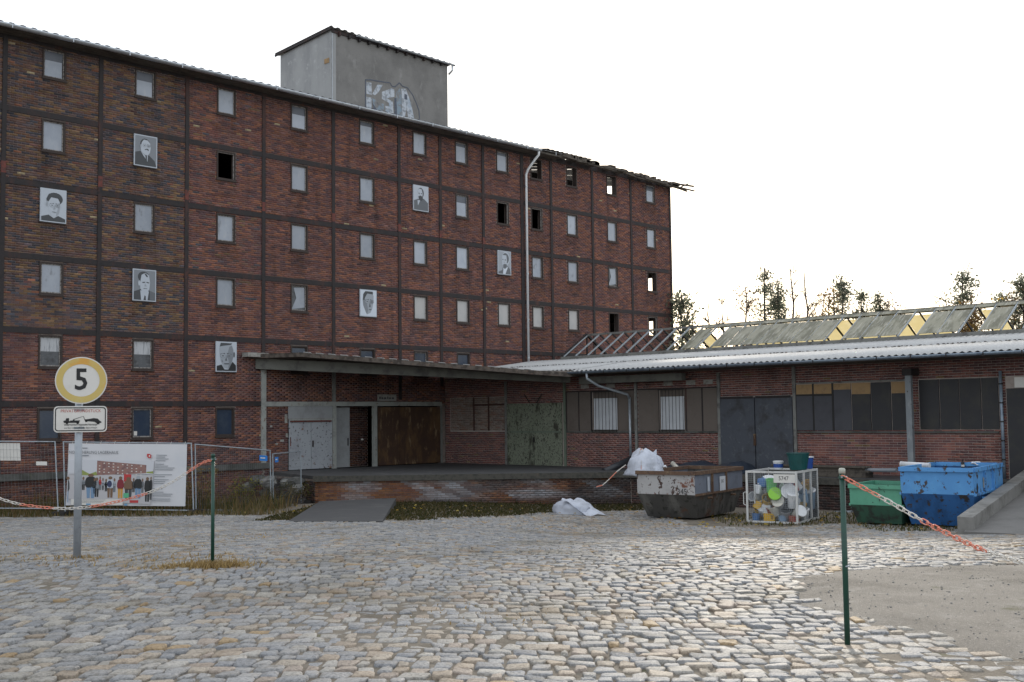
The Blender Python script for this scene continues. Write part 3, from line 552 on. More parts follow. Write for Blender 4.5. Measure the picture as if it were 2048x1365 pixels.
    corrugated('roof_sheet', (35.6, YE, 3.79), (35.6, 36.7, 3.79), (39.1, YE, 4.235), (39.1, 36.7, 4.235), .22, .022, K['sheet'], w)
    corrugated('roof_rear', (42.4, YE, 4.25), (42.4, 36.7, 4.25), (49.9, YE, 3.28), (49.9, 36.7, 3.28), .22, .022, K['sheet'], w)
    sc = MB()
    for i in range(230):
        y = YE+i*.15+random.uniform(-.03, .03)
        if random.random() < .6 and y < 36: sc.box(35.57, y, 3.79, 35.6, y+random.uniform(.03, .09), 3.815)
    sc.build('sheet_lap_gaps', K['steel'], w, kind='stuff')
    MB().box(32.25, YE, 3.2, 32.32, 28.0, 3.3).build('eaves_board', K['timber'], w)
    MB().box(32.33, YE, 3.2, X0+.01, 28.0, 3.24).build('soffit', K['timber'], w)
    g = MB(); gutter(g, (32.06, YE, 3.29), (32.06, 28.35, 3.29), .085); gt = g.build('gutter', K['bluegrey'], w, smooth=True)
    y = 3.0
    while y < 28.2: MB().box(31.965, y, 3.19, 31.972, y+.03, 3.3).build('gutter_bracket', K['steel'], gt); y += 1.06
    d = MB(); d.tube([(32.06, 27.2, 3.2), (32.06, 27.2, 3.02), (32.4, 26.95, 2.75), (33.45, 26.4, 2.42), (33.52, 26.36, 2.25)], .05, 8); d.tube([(33.52, 26.36, 2.3), (33.52, 26.36, FLOOR)], .05, 8)
    d.build('downpipe', K['galv'], w, smooth=True)
    MB().box(33.0, 23.6, 2.86, 33.25, 28.4, 3.12).build('concrete_eaves_beam', K['canopy_beam'], w)
K['column'] = M('flaking_blue_grey_column', (.2, .22, .24), [((.28, .3, .31), 4, .5, .7, (1, 1, .5)), ((.05, .035, .03), 10, .62, .67, None)], .7)
wing()

def lantern():
    t = broot('glass_roof_lantern', 'long ridge skylight of grimy glass panes, several missing, on the shed roof', 'skylight', (40.75, 19.0, 4.1))
    ya, n, dy = 34.48, 44, .733
    for x in (39.0, 42.5): MB().box(x-.06, 2.2, 4.08, x+.06, 34.6, 4.36).build('curb', K['greybeam'], t)
    MB().bar((40.75, 2.2, 5.44), (40.75, 34.5, 5.44), .07, .09).build('ridge_beam', K['greybeam'], t)
    for i in range(n+1):
        y = ya-i*dy
        MB().bar((39.0, y, 4.36), (40.75, y, 5.43), .045, .06).build('front_rafter', K['galv'], t)
        MB().bar((42.5, y, 4.36), (40.75, y, 5.43), .045, .06).build('rear_rafter', K['iron'], t)
    miss_f = set(range(0, 9)) | {10, 18, 22, 25, 27}; miss_r = set(range(0, 8)) | {9, 10, 23, 24, 26, 27}
    m1 = MB(); m1.box(-.34, -.92, -.006, .34, .72, .006); me_f = bpy.data.meshes.new('glass_pane'); me_f.from_pydata(m1.v, [], m1.f)
    m2 = MB(); m2.box(-.34, -.13, -.006, .34, .13, .006); me_t = bpy.data.meshes.new('ridge_pane'); me_t.from_pydata(m2.v, [], m2.f)
    me_r = me_f.copy(); me_f.materials.append(K['glass_front']); me_r.materials.append(K['glass_rear']); me_t.materials.append(K['glass_front'])
    ang = math.atan2(1.07, 1.75); ox, oy, oz = ORG[t.name]
    for i in range(n):
        y = ya-(i+.5)*dy
        for side, miss in ((0, miss_f), (1, miss_r)):
            sx = -1 if side == 0 else 1; tilt = random.uniform(-.008, .008)
            rx = (ang+tilt, 0, -math.pi/2 if side == 0 else math.pi/2)
            def put(me, nm, u):
                o = bpy.data.objects.new(nm, me); COL.objects.link(o); o.parent = t
                x = 40.75+sx*1.75*(1-u); z = 4.375+1.07*u+.03
                o.location = (x-ox, y-oy, z-oz); o.rotation_euler = (ang+tilt, 0, -math.pi/2 if side == 0 else math.pi/2)
            if i not in miss: put(me_f if side == 0 else me_r, 'glass_pane', .45)
            if i > 8: put(me_t, 'ridge_pane', .93)
    # gable frame toward the warehouse
    m = MB(); m.bar((39.0, 34.52, 4.36), (40.75, 34.52, 5.46), .12, .14); m.build('gable_rafter', K['steel'], t)
    m = MB(); m.bar((42.5, 34.52, 4.36), (40.75, 34.52, 5.46), .1, .1); m.build('gable_rafter', K['steel'], t)
    MB().bar((40.75, 34.52, 4.3), (40.75, 34.52, 5.4), .06, .06).build('gable_post', K['steel'], t)
K['glass_front'] = M('grimy_wired_glass', (.46, .44, .34), [((.25, .24, .17), 1.8, .42, .6, (.5, 1.5, .5)), ((.6, .58, .5), 4, .52, .66, (.4, 3, .4)), ((.3, .32, .22), 7, .58, .7, None)], .35, trans=.42)
K['glass_rear'] = M('sunlit_rear_glass', (.86, .78, .55), [((.9, .84, .65), 2, .45, .7, None)], .4, trans=.75)  # sun glow through the rear slope painted as bright yellow
lantern()

def canopy():
    t = broot('dock_canopy', 'dark concrete canopy with mossy edge over the loading dock corner', 'canopy', (28.5, 33.0, 2.9))
    A = (23.95, 36.72); B = (32.9, 28.75)
    m = MB(); zA, zB = 3.57, 2.92; hA, hB = .4, .36
    d = Vector((B[0]-A[0], B[1]-A[1], 0)).normalized(); n = Vector((-d.y, d.x, 0))*.28
    v = [(A[0], A[1], zA), (B[0], B[1], zB), (B[0], B[1], zB+hB), (A[0], A[1], zA+hA)]
    m.prism(v, n); m.build('edge_beam', K['canopy_beam'], t)
    Ctop = [(23.7, 36.75, 4.12), (24.75, 34.95, 4.13), (31.0, 28.6, 3.34), (32.12, 28.02, 3.27), (33.6, 28.2, 3.38), (33.65, 36.7, 3.62)]
    m = MB(); k = len(Ctop); bot = [(x, y, z-.16) for x, y, z in Ctop]
    fs = [(0, 1, 5), (1, 2, 5), (2, 3, 4), (2, 4, 5)]
    m.add(Ctop+bot, [f for f in fs]+[tuple(k+i for i in f[::-1]) for f in fs]+[(i, k+i, k+(i+1) % k, (i+1) % k) for i in range(k)])
    m.build('roof_slab', K['canopy_edge'], t)
    # pale sheet ends along the top edge
    a = Vector(Ctop[1]); b = Vector(Ctop[2]); dd = (b-a); L = dd.length; nn = Vector((.7, .7, 0)); s = .1
    while s < L-.2:
        p = a+dd*(s/L); q = a+dd*(min(L, s+.24)/L); up = Vector((0, 0, .015))
        MB().prism([p+up+nn*.05, q+up+nn*.05, q+up+nn*.55, p+up+nn*.55], (0, 0, .02)).build('sheet_end', K['sheet'], t); s += .46
    MB().box(23.4, 36.35, 4.0, 24.3, 36.78, 4.16).build('bearing_block', K['plaster'], t)
canopy()

def dock():
    t = broot('loading_dock', 'raised loading dock with weathered brick front and worn concrete edge', 'loading dock', (28.0, 29.0, -1.3))
    P = [(23.67, 32.62), (31.5, 24.8), (31.5, 12.2), (33.69, 12.2), (33.69, 36.79), (24.6, 36.79)]
    m = MB(); m.prism([(x, y, -.45) for x, y in P], (0, 0, .11)); m.build('deck', K['deck'], t)
    e = Vector((31.5-23.67, 24.8-32.62, 0)).normalized(); n = Vector((e.y, -e.x, 0))
    if n.x > 0: n = -n
    L = math.hypot(31.5-23.67, 24.8-32.62)
    a = Vector((23.67, 32.62, -.44)); q = a+n*.06
    MB().bar(a+n*.03+e*-.02, a+n*.03+e*(L+.03), .12, .195).build('edge_kerb', K['kerb_edge'], t)
    MB().box(31.4, 12.2, -.54, 31.52, 24.75, -.338).build('edge_kerb', K['kerb_edge'], t)
    bk = MB(); O = (23.74, 32.66)
    bk.prism([(O[0], O[1], -1.6), (31.55, 24.86, -1.6), (31.55, 12.25, -1.6), (33.6, 12.25, -1.6), (33.6, 36.7, -1.6), (24.5, 36.7, -1.6)], (0, 0, 1.14)); bk.build('core', K['mortar'], t)
    # raw bricks on the diagonal front
    arr = lay(0, L, -1.6, -.545); s = (arr[:, 0]+arr[:, 1])/2; z = (arr[:, 2]+arr[:, 3])/2; N = len(arr)
    org = np.array([(.22, .1, .05), (.19, .085, .05), (.16, .075, .055), (.25, .12, .06)]); cols = pick(org, N, .18)
    patch = .5+.5*np.sin(s*2.1+1.7*np.sin(z*5+s))*np.cos(s*.9+z*3)
    gy = np.clip((s-2.2)/2.5, 0, 1)*.8*np.clip(.6+.6*np.sin(s*1.3+2*np.sin(z*4)), 0, 1); gy = np.clip(gy+rng.normal(0, .12, N), 0, 1)[:, None]
    cols = cols*(1-gy)+pick(np.array([(.12, .105, .11), (.1, .09, .095), (.15, .13, .13)]), N, .15)*gy
    wp = np.clip((patch-.38)*3.2, 0, 1)*np.clip((s-.6)/.8, 0, 1)*np.clip(.75+rng.normal(0, .22, N), 0, 1)*np.clip((z+1.35)/.25, 0, 1); wp = (wp*.95)[:, None]
    cols = cols*(1-wp)+np.array([(.34, .345, .37)])*wp
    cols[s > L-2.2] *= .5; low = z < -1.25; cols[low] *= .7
    sc = np.abs(s-1.8)+np.abs(z+.9)*1.5
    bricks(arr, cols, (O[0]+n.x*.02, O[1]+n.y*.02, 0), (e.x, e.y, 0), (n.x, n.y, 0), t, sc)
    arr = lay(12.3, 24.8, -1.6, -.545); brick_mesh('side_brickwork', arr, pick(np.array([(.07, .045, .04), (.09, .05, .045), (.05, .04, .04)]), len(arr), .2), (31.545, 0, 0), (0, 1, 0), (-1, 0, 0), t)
    d2 = Vector((24.5-23.74, 36.7-32.66, 0)); l2 = d2.length; d2.normalize(); n2 = (-d2.y, d2.x, 0)
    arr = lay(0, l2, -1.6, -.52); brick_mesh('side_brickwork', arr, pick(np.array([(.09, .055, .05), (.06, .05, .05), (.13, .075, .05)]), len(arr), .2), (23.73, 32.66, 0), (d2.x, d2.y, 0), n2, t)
    # rough quarry stones at the broken left corner
    random.seed(3)
    for i in range(16):
        x = 23.5+random.uniform(-.25, .5); y = 33.2+i*.22; r = random.uniform(.14, .3); z = random.choice((-1.3, -1.05, -.8, -.6))
        blob(MB(), (x-.1, y, z), (r*1.3, r, r*.75), 5+i).build('quarry_stone', K['concrete_dark'] if i % 3 else K['concrete'], t)
def blob(m, c, r, seed, n=8, k=5, jit=.22):
    rd = random.Random(seed); vs = []; fs = []
    vs.append((c[0], c[1], c[2]-r[2]))
    for i in range(1, k):
        th = math.pi*i/k
        for j in range(n):
            ph = 2*math.pi*j/n+.3*i; q = 1+rd.uniform(-jit, jit)
            vs.append((c[0]+r[0]*q*math.sin(th)*math.cos(ph), c[1]+r[1]*q*math.sin(th)*math.sin(ph), c[2]-r[2]*math.cos(th)*q))
    vs.append((c[0], c[1], c[2]+r[2]))
    for j in range(n): fs.append((0, 1+(j+1) % n, 1+j))
    for i in range(k-2):
        for j in range(n): fs.append((1+i*n+j, 1+i*n+(j+1) % n, 1+(i+1)*n+(j+1) % n, 1+(i+1)*n+j))
    b = 1+(k-2)*n; last = len(vs)-1
    for j in range(n): fs.append((b+j, b+(j+1) % n, last))
    return m.add(vs, fs)
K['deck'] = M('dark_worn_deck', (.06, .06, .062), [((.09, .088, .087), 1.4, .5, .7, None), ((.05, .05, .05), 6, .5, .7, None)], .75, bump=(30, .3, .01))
K['kerb_edge'] = M('dark_kerb_edge', (.075, .07, .06), [((.13, .1, .07), 3, .58, .75, None), ((.04, .04, .035), 8, .45, .65, None)], .9, bump=(30, .4, .015))
dock()

# ================================================================== GROUND
def sheet(name, xs, ys, mat, dz=0.0, kind='structure'):
    X, Y = np.meshgrid(xs, ys); Z = ground(X, Y)+dz; nx = len(xs); ny = len(ys)
    V = np.stack([X.ravel(), Y.ravel(), Z.ravel()], 1); i, j = np.meshgrid(np.arange(nx-1), np.arange(ny-1)); k = (j*nx+i).ravel()
    o = raw_mesh(name, V, np.stack([k, k+1, k+nx+1, k+nx], 1), mat, None, smooth=True); o['kind'] = kind; return o
near = np.arange(-30, 60.1, .6); far = np.array([-1500, -600, -250, -120, -60]); far2 = np.array([75, 100, 150, 300, 700, 1500])
ax = np.concatenate([far, near, far2])
gr = sheet('ground', ax, ax, K['soil'], -.0125)
tag(gr, 'sandy soil ground under and around the paved yard', 'ground', kind='structure')

# gravel patch outline (X, Y), clockwise from its left tip
GP = np.array([p[:2] for p in [(10.018, 5.805, -0.010), (9.320, 5.373, -0.005), (8.819, 4.997, -0.004), (8.507, 4.628, -0.002), (8.430, 4.361, -0.001), (8.421, 4.025, -0.003), (8.360, 3.800, -0.001), (8.016, 3.463, -0.002), (7.943, 3.222, -0.001), (7.948, 2.928, -0.003), (8.183, 2.225, -0.002), (14.368, 3.852, -0.057), (12.936, 4.725, -0.039), (12.559, 5.057, -0.038), (12.194, 5.346, -0.035), (11.795, 5.615, -0.032), (11.475, 5.801, -0.031), (11.140, 5.916, -0.026), (10.718, 5.918, -0.018), (10.369, 5.904, -0.014)]])
def inside(poly, x, y):
    c = np.zeros(np.shape(x), bool); n = len(poly); j = n-1
    for i in range(n):
        xi, yi = poly[i]; xj, yj = poly[j]
        c ^= ((yi > y) != (yj > y)) & (x < (xj-xi)*(y-yi)/(yj-yi+1e-12)+xi); j = i
    return c
cx_, cy_ = GP.mean(0)
def gravel():
    st = .07; xs = np.arange(GP[:, 0].min()-.2, min(GP[:, 0].max(), 17)+.2, st); ys = np.arange(max(GP[:, 1].min(), 0)-.2, GP[:, 1].max()+.2, st)
    X, Y = np.meshgrid(xs, ys); P = np.stack([X.ravel(), Y.ravel()], 1); dist = np.full(len(P), 9.0)
    for i in range(len(GP)):
        a = GP[i]; b = GP[(i+1) % len(GP)]; ab = b-a; t = np.clip(((P-a)@ab)/(ab@ab), 0, 1); dist = np.minimum(dist, np.linalg.norm(P-a-t[:, None]*ab, axis=1))
    ins = inside(GP, P[:, 0], P[:, 1]); sdist = np.where(ins, dist, -dist)
    Z = ground(P[:, 0], P[:, 1])-.016+.03*np.clip((sdist+.16)/.5, 0, 1)+.004*np.sin(P[:, 0]*5+P[:, 1]*3)*np.sin(P[:, 1]*6.5)+rng.normal(0, .0012, len(P))
    nx = len(xs); i, j = np.meshgrid(np.arange(nx-1), np.arange(len(ys)-1)); k = (j*nx+i).ravel(); ok = (sdist > -.14)[k]; k = k[ok]
    V = np.stack([P[:, 0], P[:, 1], Z], 1); F = np.stack([k, k+1, k+nx+1, k+nx], 1)
    o = raw_mesh('gravel_patch', V, F, K['gravel'], None, smooth=True); tag(o, 'bare compacted gravel patch where the cobbles are missing', 'gravel', kind='structure')
    m = MB(); rd = random.Random(5)
    for i in range(1500):
        x = rd.uniform(7.4, 14); y = rd.uniform(1, 6.5)
        if not inside(GP, np.array(x), np.array(y)): continue
        r = rd.choice((.004, .006, .006, .008, .011)); blob(m, (x, y, gz(x, y)+.014), (r*1.2, r, r*.7), i, 5, 3)
    s = m.build('loose_stones', K['concrete'], None); tag(s, 'small loose stones scattered over the bare gravel patch', 'stones', kind='stuff')
gravel()

def cobbles():
    pav = thing('cobble_pavement', 'worn granite cobble paving covering the yard', 'paving', (0, 0, 0)); pav['kind'] = 'structure'
    rows = []; d = 4.4; r = 0
    cells = []
    wob = lambda a, d: .16*np.sin(a*.55+.3*d)+.09*np.sin(a*1.3-.5*d+1.0)+.2*np.sin(.22*a-.13*d)
    while d < 37.5:
        pitch = rng.uniform(.15, .205); amax = .475*d+4.0; a = -amax+rng.uniform(0, .2)
        while a < amax:
            w_ = rng.choice([.1, .12, .135, .15, .17, .2])*rng.uniform(.92, 1.08); cells.append((a, a+w_, d, d+pitch)); a += w_
        d += pitch
    Cc = np.array(cells); ac = (Cc[:, 0]+Cc[:, 1])/2; dc = (Cc[:, 2]+Cc[:, 3])/2
    sk = -.05  # rows run almost square to the view
    def warp(a, d): return d+wob(a, d)+sk*a, a+.06*np.sin(d*.9+a*.4)
    dd, aa = warp(ac, dc); X = HX*dd+HY*aa; Y = HY*dd-HX*aa
    ok = (dd > 3.8) & ~inside(GP, X+rng.normal(0, .1, len(X)), Y+rng.normal(0, .1, len(X)))
    ok &= (X+Y < np.where(aa < -6.6, 99, np.clip(46.1+2.0*aa, 40.6, 50.6)+.5*np.sin(X*1.3))) & (X < 31.0) & ~((aa < -5.2) & (dd > 31.9+.3*np.sin(aa*2)))
    ok &= ~((aa > 3) & (dd > 29.0+.4*np.sin(aa*1.7)) & (aa > 4.5))
    ok &= ~((X > 24.0) & (Y < 10.5+(X-24.0)*.15) & (Y > 6))
    ok &= ~inside(SLAB, X, Y)
    Cc = Cc[ok]; dd = dd[ok]; aa = aa[ok]; N = len(Cc)
    gap = np.where(rng.random(N) < .12, .018, rng.uniform(.006, .011, N))
    # eight-corner rounded outline per cobble in cell space
    cr = .032
    ux = np.array([0, cr, 1, 1, 1, 1, cr, 0]); 
    def ring(ins):
        a0 = Cc[:, 0]+gap+ins; a1 = Cc[:, 1]-gap-ins; d0 = Cc[:, 2]+gap+ins; d1 = Cc[:, 3]-gap-ins; c = np.minimum(.011, (a1-a0)*.12)
        A = np.stack([a0+c, a1-c, a1, a1, a1-c, a0+c, a0, a0], 1); D = np.stack([d0, d0, d0+c, d1-c, d1, d1, d1-c, d0+c], 1)
        return A, D
    J = rng.normal(0, .008, (N, 8, 2))*np.array([1, 1.15]); J[:, [0, 7]] = J[:, [0, 0]]*.9+J[:, [7, 7]]*.1; J[:, [1, 2]] = J[:, [1, 1]]; J[:, [3, 4]] = J[:, [3, 3]]; J[:, [5, 6]] = J[:, [5, 5]]; J *= 1.35; tl = rng.normal(0, .03, (N, 2)); lift = rng.normal(0, .0055, N)+.012*np.sin(aa*1.1+dd*.6)*np.sin(dd*.8-aa*.35)
    layers = []
    for ins, z in ((0, -.05), (.0005, -.008), (.004, -.001), (.015, .003)):
        A, D = ring(ins); D2, A2 = warp(A+J[..., 0], D+J[..., 1])
        x = HX*D2+HY*A2; y = HY*D2-HX*A2
        ca = A2.mean(1, keepdims=True); cd = D2.mean(1, keepdims=True)
        zz = ground(x, y)+z+lift[:, None]+tl[:, :1]*(A2-ca)+tl[:, 1:]*(D2-cd)+rng.normal(0, .0022, x.shape)*(z > -.03)
        layers.append(np.stack([x, y, zz], 2))
    V = np.concatenate(layers, 1)                                     # N,32,3
    base = np.array([(.245, .25, .262), (.27, .27, .275), (.22, .228, .245), (.3, .265, .225), (.29, .245, .2), (.31, .3, .285), (.255, .255, .26), (.28, .24, .21)])
    warm = np.clip(.35+.25*np.sin(aa*.5+dd*.23)+.04*aa, .1, .8)
    pk = np.where(rng.random(N) < warm*.6, rng.choice([3, 4, 7, 5], N), rng.choice([0, 1, 2, 6, 5], N)); cols = base[pk]*rng.uniform(.86, 1.12, (N, 1))*np.array([1.13, 1.11, 1.08])
    cols[rng.random(N) < .02] = (.34, .25, .15)
    quads = []
    for k in range(3):
        for j in range(8): quads.append((k*8+j, k*8+(j+1) % 8, (k+1)*8+(j+1) % 8, (k+1)*8+j))
    t = 24; quads += [(t, t+1, t+2, t+7), (t+7, t+2, t+3, t+6), (t+6, t+3, t+4, t+5)]
    Q = np.array(quads)
    fwd = dd+np.abs(aa)*.0+np.where(np.abs(aa) > .46*dd, 50, 0)
    vis = dd > 6.6; order = np.argsort(np.where(vis, fwd, 99)); ind = order[:300]
    for i in ind:
        c = V[i, 24:].mean(0); o = raw_mesh('cobble', V[i]-c, Q, K['cobble'], None, np.ones((32, 4)), smooth=False); o.parent = pav; o.location = c; o.color = (*cols[i], 1)
    keep = np.ones(N, bool); keep[ind] = False; Vk = V[keep]; n = len(Vk)
    F = (Q[None]+np.arange(n)[:, None, None]*32).reshape(-1, 4)
    c = np.concatenate([np.repeat(cols[keep][:, None, :], 32, 1), np.ones((n, 32, 1))], 2)
    o = raw_mesh('cobble_field', Vk.reshape(-1, 3), F, K['cobble'], pav, c.reshape(-1, 4)); o['kind'] = 'stuff'
SLP = [(16.130, 23.318, -0.858), (17.538, 21.403, -0.858), (24.181, 28.810, -1.198), (22.902, 31.229, -1.225)]
SLAB = np.array([p[:2] for p in SLP])
cobbles()

def slab():
    a, b, c, d = [Vector(p) for p in SLP]; t = broot('concrete_ramp_slab', 'sloping shaded concrete slab lying before the loading dock', 'slab', tuple((a+b+c+d)/4))
    up = Vector((0, 0, 1)); m = MB()
    T = [a+up*.02, b+up*.03, c+up*.22, d+up*.12]; B = [p-up*.15 for p in (a, b, c, d)]
    m.add(T+B, [(0, 1, 2, 3), (7, 6, 5, 4), (0, 4, 5, 1), (1, 5, 6, 2), (2, 6, 7, 3), (3, 7, 4, 0)]); m.build('slab_plate', K['deck'], t)  # dark deck tone stands in for the shade on this slab
slab()
def side_ramp():
    t = broot('access_ramp', 'grey concrete access ramp with low kerb wall rising to the shed door', 'ramp', (29.0, 9.5, -1.0))
    t['kind'] = 'structure'
    z0, z1 = gz(24.6, 9.0), FLOOR; m = MB(); 
    m.prism([(24.3, 10.1, z0-.3), (24.3, 10.1, z0+.01), (33.6, 11.8, z1), (33.6, 11.8, z0-.3)], (1.0, -6.2, 0)); m.build('ramp_surface', K['asphalt'], t)
    k = MB(); p = (25.895, 10.982, -1.125)
    k.add([(24.5, 10.32, z0-.2), (24.5, 9.98, z0-.2), (33.5, 11.75, z0-.2), (33.5, 12.1, z0-.2), (24.5, 10.32, z0+.3), (24.5, 9.98, z0+.3), (33.5, 11.75, z1+.3), (33.5, 12.1, z1+.3)],
          [(0, 3, 2, 1), (4, 5, 6, 7), (0, 1, 5, 4), (1, 2, 6, 5), (2, 3, 7, 6), (3, 0, 4, 7)]); k.build('kerb_wall', K['concrete'], t)
side_ramp()

# ------------------------------------------------------------------ grass, weeds, leaves
def blades(name, label, pts, hs, cols, lean=.35, wid=.012):
    N = len(pts); an = rng.uniform(0, 2*np.pi, N); ln = rng.normal(0, lean, (N, 2))*hs[:, None]; w_ = wid*rng.uniform(.6, 1.4, N)
    b = np.stack([pts[:, 0], pts[:, 1], ground(pts[:, 0], pts[:, 1])-.01], 1); dx = np.stack([np.cos(an)*w_, np.sin(an)*w_, np.zeros(N)], 1)
    mid = b+np.stack([ln[:, 0]*.35, ln[:, 1]*.35, hs*.6], 1); tip = b+np.stack([ln[:, 0], ln[:, 1], hs], 1)
    V = np.stack([b-dx, b+dx, mid+dx*.7, mid-dx*.7, tip+dx*.1, tip-dx*.1], 1); F = np.array([(0, 1, 2, 3), (3, 2, 4, 5)]); F = (F[None]+np.arange(N)[:, None, None]*6).reshape(-1, 4)
    c = np.concatenate([np.repeat(cols[:, None, :], 6, 1), np.ones((N, 6, 1))], 2)
    o = raw_mesh(name, V.reshape(-1, 3), F, K['leaf'], None, c.reshape(-1, 4)); tag(o, label, 'grass', kind='stuff')
STRAW = np.array([(.4, .28, .12), (.34, .24, .11), (.46, .34, .17), (.28, .2, .09)]); OLIVE = np.array([(.09, .1, .035), (.12, .11, .04), (.16, .13, .06), (.07, .08, .03), (.2, .16, .08)])
def clump(cx, cy, sx, sy, n): return np.stack([rng.normal(cx, sx, n), rng.normal(cy, sy, n)], 1)
pL = (6.904, 11.442, -0.009); pS = (6.327, 13.596, -0.025)
# dry tufts round the posts: spread along the image-horizontal direction
def tuft(p, sa, sd, n):
    a = rng.normal(0, sa, n); d = rng.normal(0, sd, n); return np.stack([p[0]+HX*d+HY*a, p[1]+HY*d-HX*a], 1)
t1 = np.concatenate([tuft(pL, .2, .1, 1300), tuft((pL[0]-.18, pL[1]+.15), .3, .08, 500), tuft(pS, .22, .1, 160), tuft((pS[0]-.5, pS[1]+.7), .25, .2, 80), tuft((pS[0]+.9, pS[1]-1.1), .4, .25, 130), tuft((pS[0]-.2, pS[1]-.6), .5, .25, 90)])
blades('dry_grass', 'straw-coloured dry grass tufts at the feet of sign pole and green post', t1, rng.uniform(.015, .085, len(t1))*np.where(np.arange(len(t1)) < 1300, 1.25, .8), pick(STRAW, len(t1), .2), .5, .007)
f = lambda n, d0, d1, a0, a1: (lambda d, a: np.stack([HX*d+HY*a, HY*d-HX*a], 1))(rng.uniform(d0, d1, n), rng.uniform(a0, a1, n))
t2 = np.concatenate([f(1000, 31.9, 33.2, -16.5, -6.5), f(3600, 33.4, 38, -18, -7.2), f(250, 31.4, 32.6, -9.5, -7.0)]); t2 = t2[(t2[:, 1] < 36.5)]
h2 = rng.uniform(.12, .8, len(t2))*np.where(HX*t2[:, 0]+HY*t2[:, 1] < 33.3, .35, 1)*(.6+.4*np.sin(t2[:, 0]*1.3)**2)
blades('fence_weeds', 'tall olive and straw weeds growing behind the construction fence', t2, h2, np.where(rng.random((len(t2), 1)) < .6, pick(OLIVE, len(t2), .25), pick(STRAW*.6, len(t2), .25)), .3, .013)
s_ = rng.uniform(-2.5, 12.0, 30000); off = rng.uniform(.05, 11.2, 30000)
t3 = np.stack([23.67+s_*.7075-off*.707, 32.62-s_*.7067-off*.707], 1); t3 = t3[~inside(SLAB, t3[:, 0], t3[:, 1])]; a3 = HY*t3[:, 0]-HX*t3[:, 1]; t3 = t3[(t3[:, 0]+t3[:, 1] > np.clip(46.1+2.0*a3, 40.6, 50.6)+rng.normal(-.2, .4, len(t3))) & (a3 < 4.5) & (a3 > -6.6)]
blades('dock_grass', 'low dark grass strip along the foot of the loading dock', t3, rng.uniform(.02, .07, len(t3))*np.where(rng.random(len(t3)) < .03, 2.5, 1), pick(OLIVE*.62, len(t3), .3), .5, .02)
t4 = np.concatenate([f(1500, 29.0, 33, 5.5, 10.5), f(500, 26.8, 28.6, 8.6, 11.2)]); t4 = t4[(t4[:, 0] < 31.3)]
blades('skip_grass', 'patchy grass between the waste skips and the shed', t4, rng.uniform(.03, .12, len(t4)), pick(OLIVE, len(t4), .3), .5, .014)
t5 = f(1100, 7.2, 11.5, 3.5, 6.0); t5 = t5[inside(GP, t5[:, 0], t5[:, 1]) & (t5[:, 1] < 3.3) & (rng.random(len(t5)) < .5)]
if len(t5): blades('gravel_moss', 'sparse green sprigs at the gravel edge by the frame', t5, rng.uniform(.01, .03, len(t5)), pick(OLIVE, len(t5), .3), .6, .006)
# joint grass between cobbles
t7 = f(2600, 15.5, 21, -10.5, -4.0); t7 = t7[rng.random(len(t7)) < .35+.3*np.sin(t7[:, 0]*1.9)]
blades('straw_strip', 'thin straw-coloured grass growing over the cobbles beyond the speed sign', t7, rng.uniform(.012, .045, len(t7)), pick(STRAW, len(t7), .2), .7, .008)
t6 = f(5200, 9, 17, -8.2, 1.5); k = (np.sin(t6[:, 0]*1.1)+np.sin(t6[:, 1]*.9+t6[:, 0]*.4)+rng.normal(0, .6, len(t6))) > 1.0; t6 = t6[k]
blades('joint_grass', 'short brown grass sprouting in the cobble joints', t6, rng.uniform(.012, .035, len(t6)), pick(STRAW*.75, len(t6), .3), .7, .005)
def leaves():
    P = np.concatenate([f(90, 28.5, 33, 4, 11.0), f(60, 32.5, 37, -8, 4), f(12, 24, 29, 8, 12)]); N = len(P); P = P[(P[:, 0]+P[:, 1] < 55.8) & (P[:, 0] < 31.2)]; N = len(P)
    r = rng.uniform(.03, .075, N); an = rng.uniform(0, 6.28, N); V = []
    z = ground(P[:, 0], P[:, 1])+.02
    for k, q in enumerate((1, .7, 1.1, .6, .9, .75)): V.append(np.stack([P[:, 0]+r*q*np.cos(an+k*1.047), P[:, 1]+r*q*np.sin(an+k*1.047), z+rng.uniform(0, .05, N)], 1))
    V = np.stack(V, 1); F = np.arange(N*6).reshape(N, 6); c = np.repeat(pick(np.array([(.5, .36, .05), (.42, .27, .06), (.3, .17, .06), (.55, .42, .12)]), N, .2)[:, None, :], 6, 1)
    o = raw_mesh('fallen_leaves', V.reshape(-1, 3), F, K['leaf'], None, np.concatenate([c, np.ones((N, 6, 1))], 2).reshape(-1, 4)); tag(o, 'yellow autumn leaves fallen on the ground near dock and skips', 'leaves', kind='stuff')
leaves()

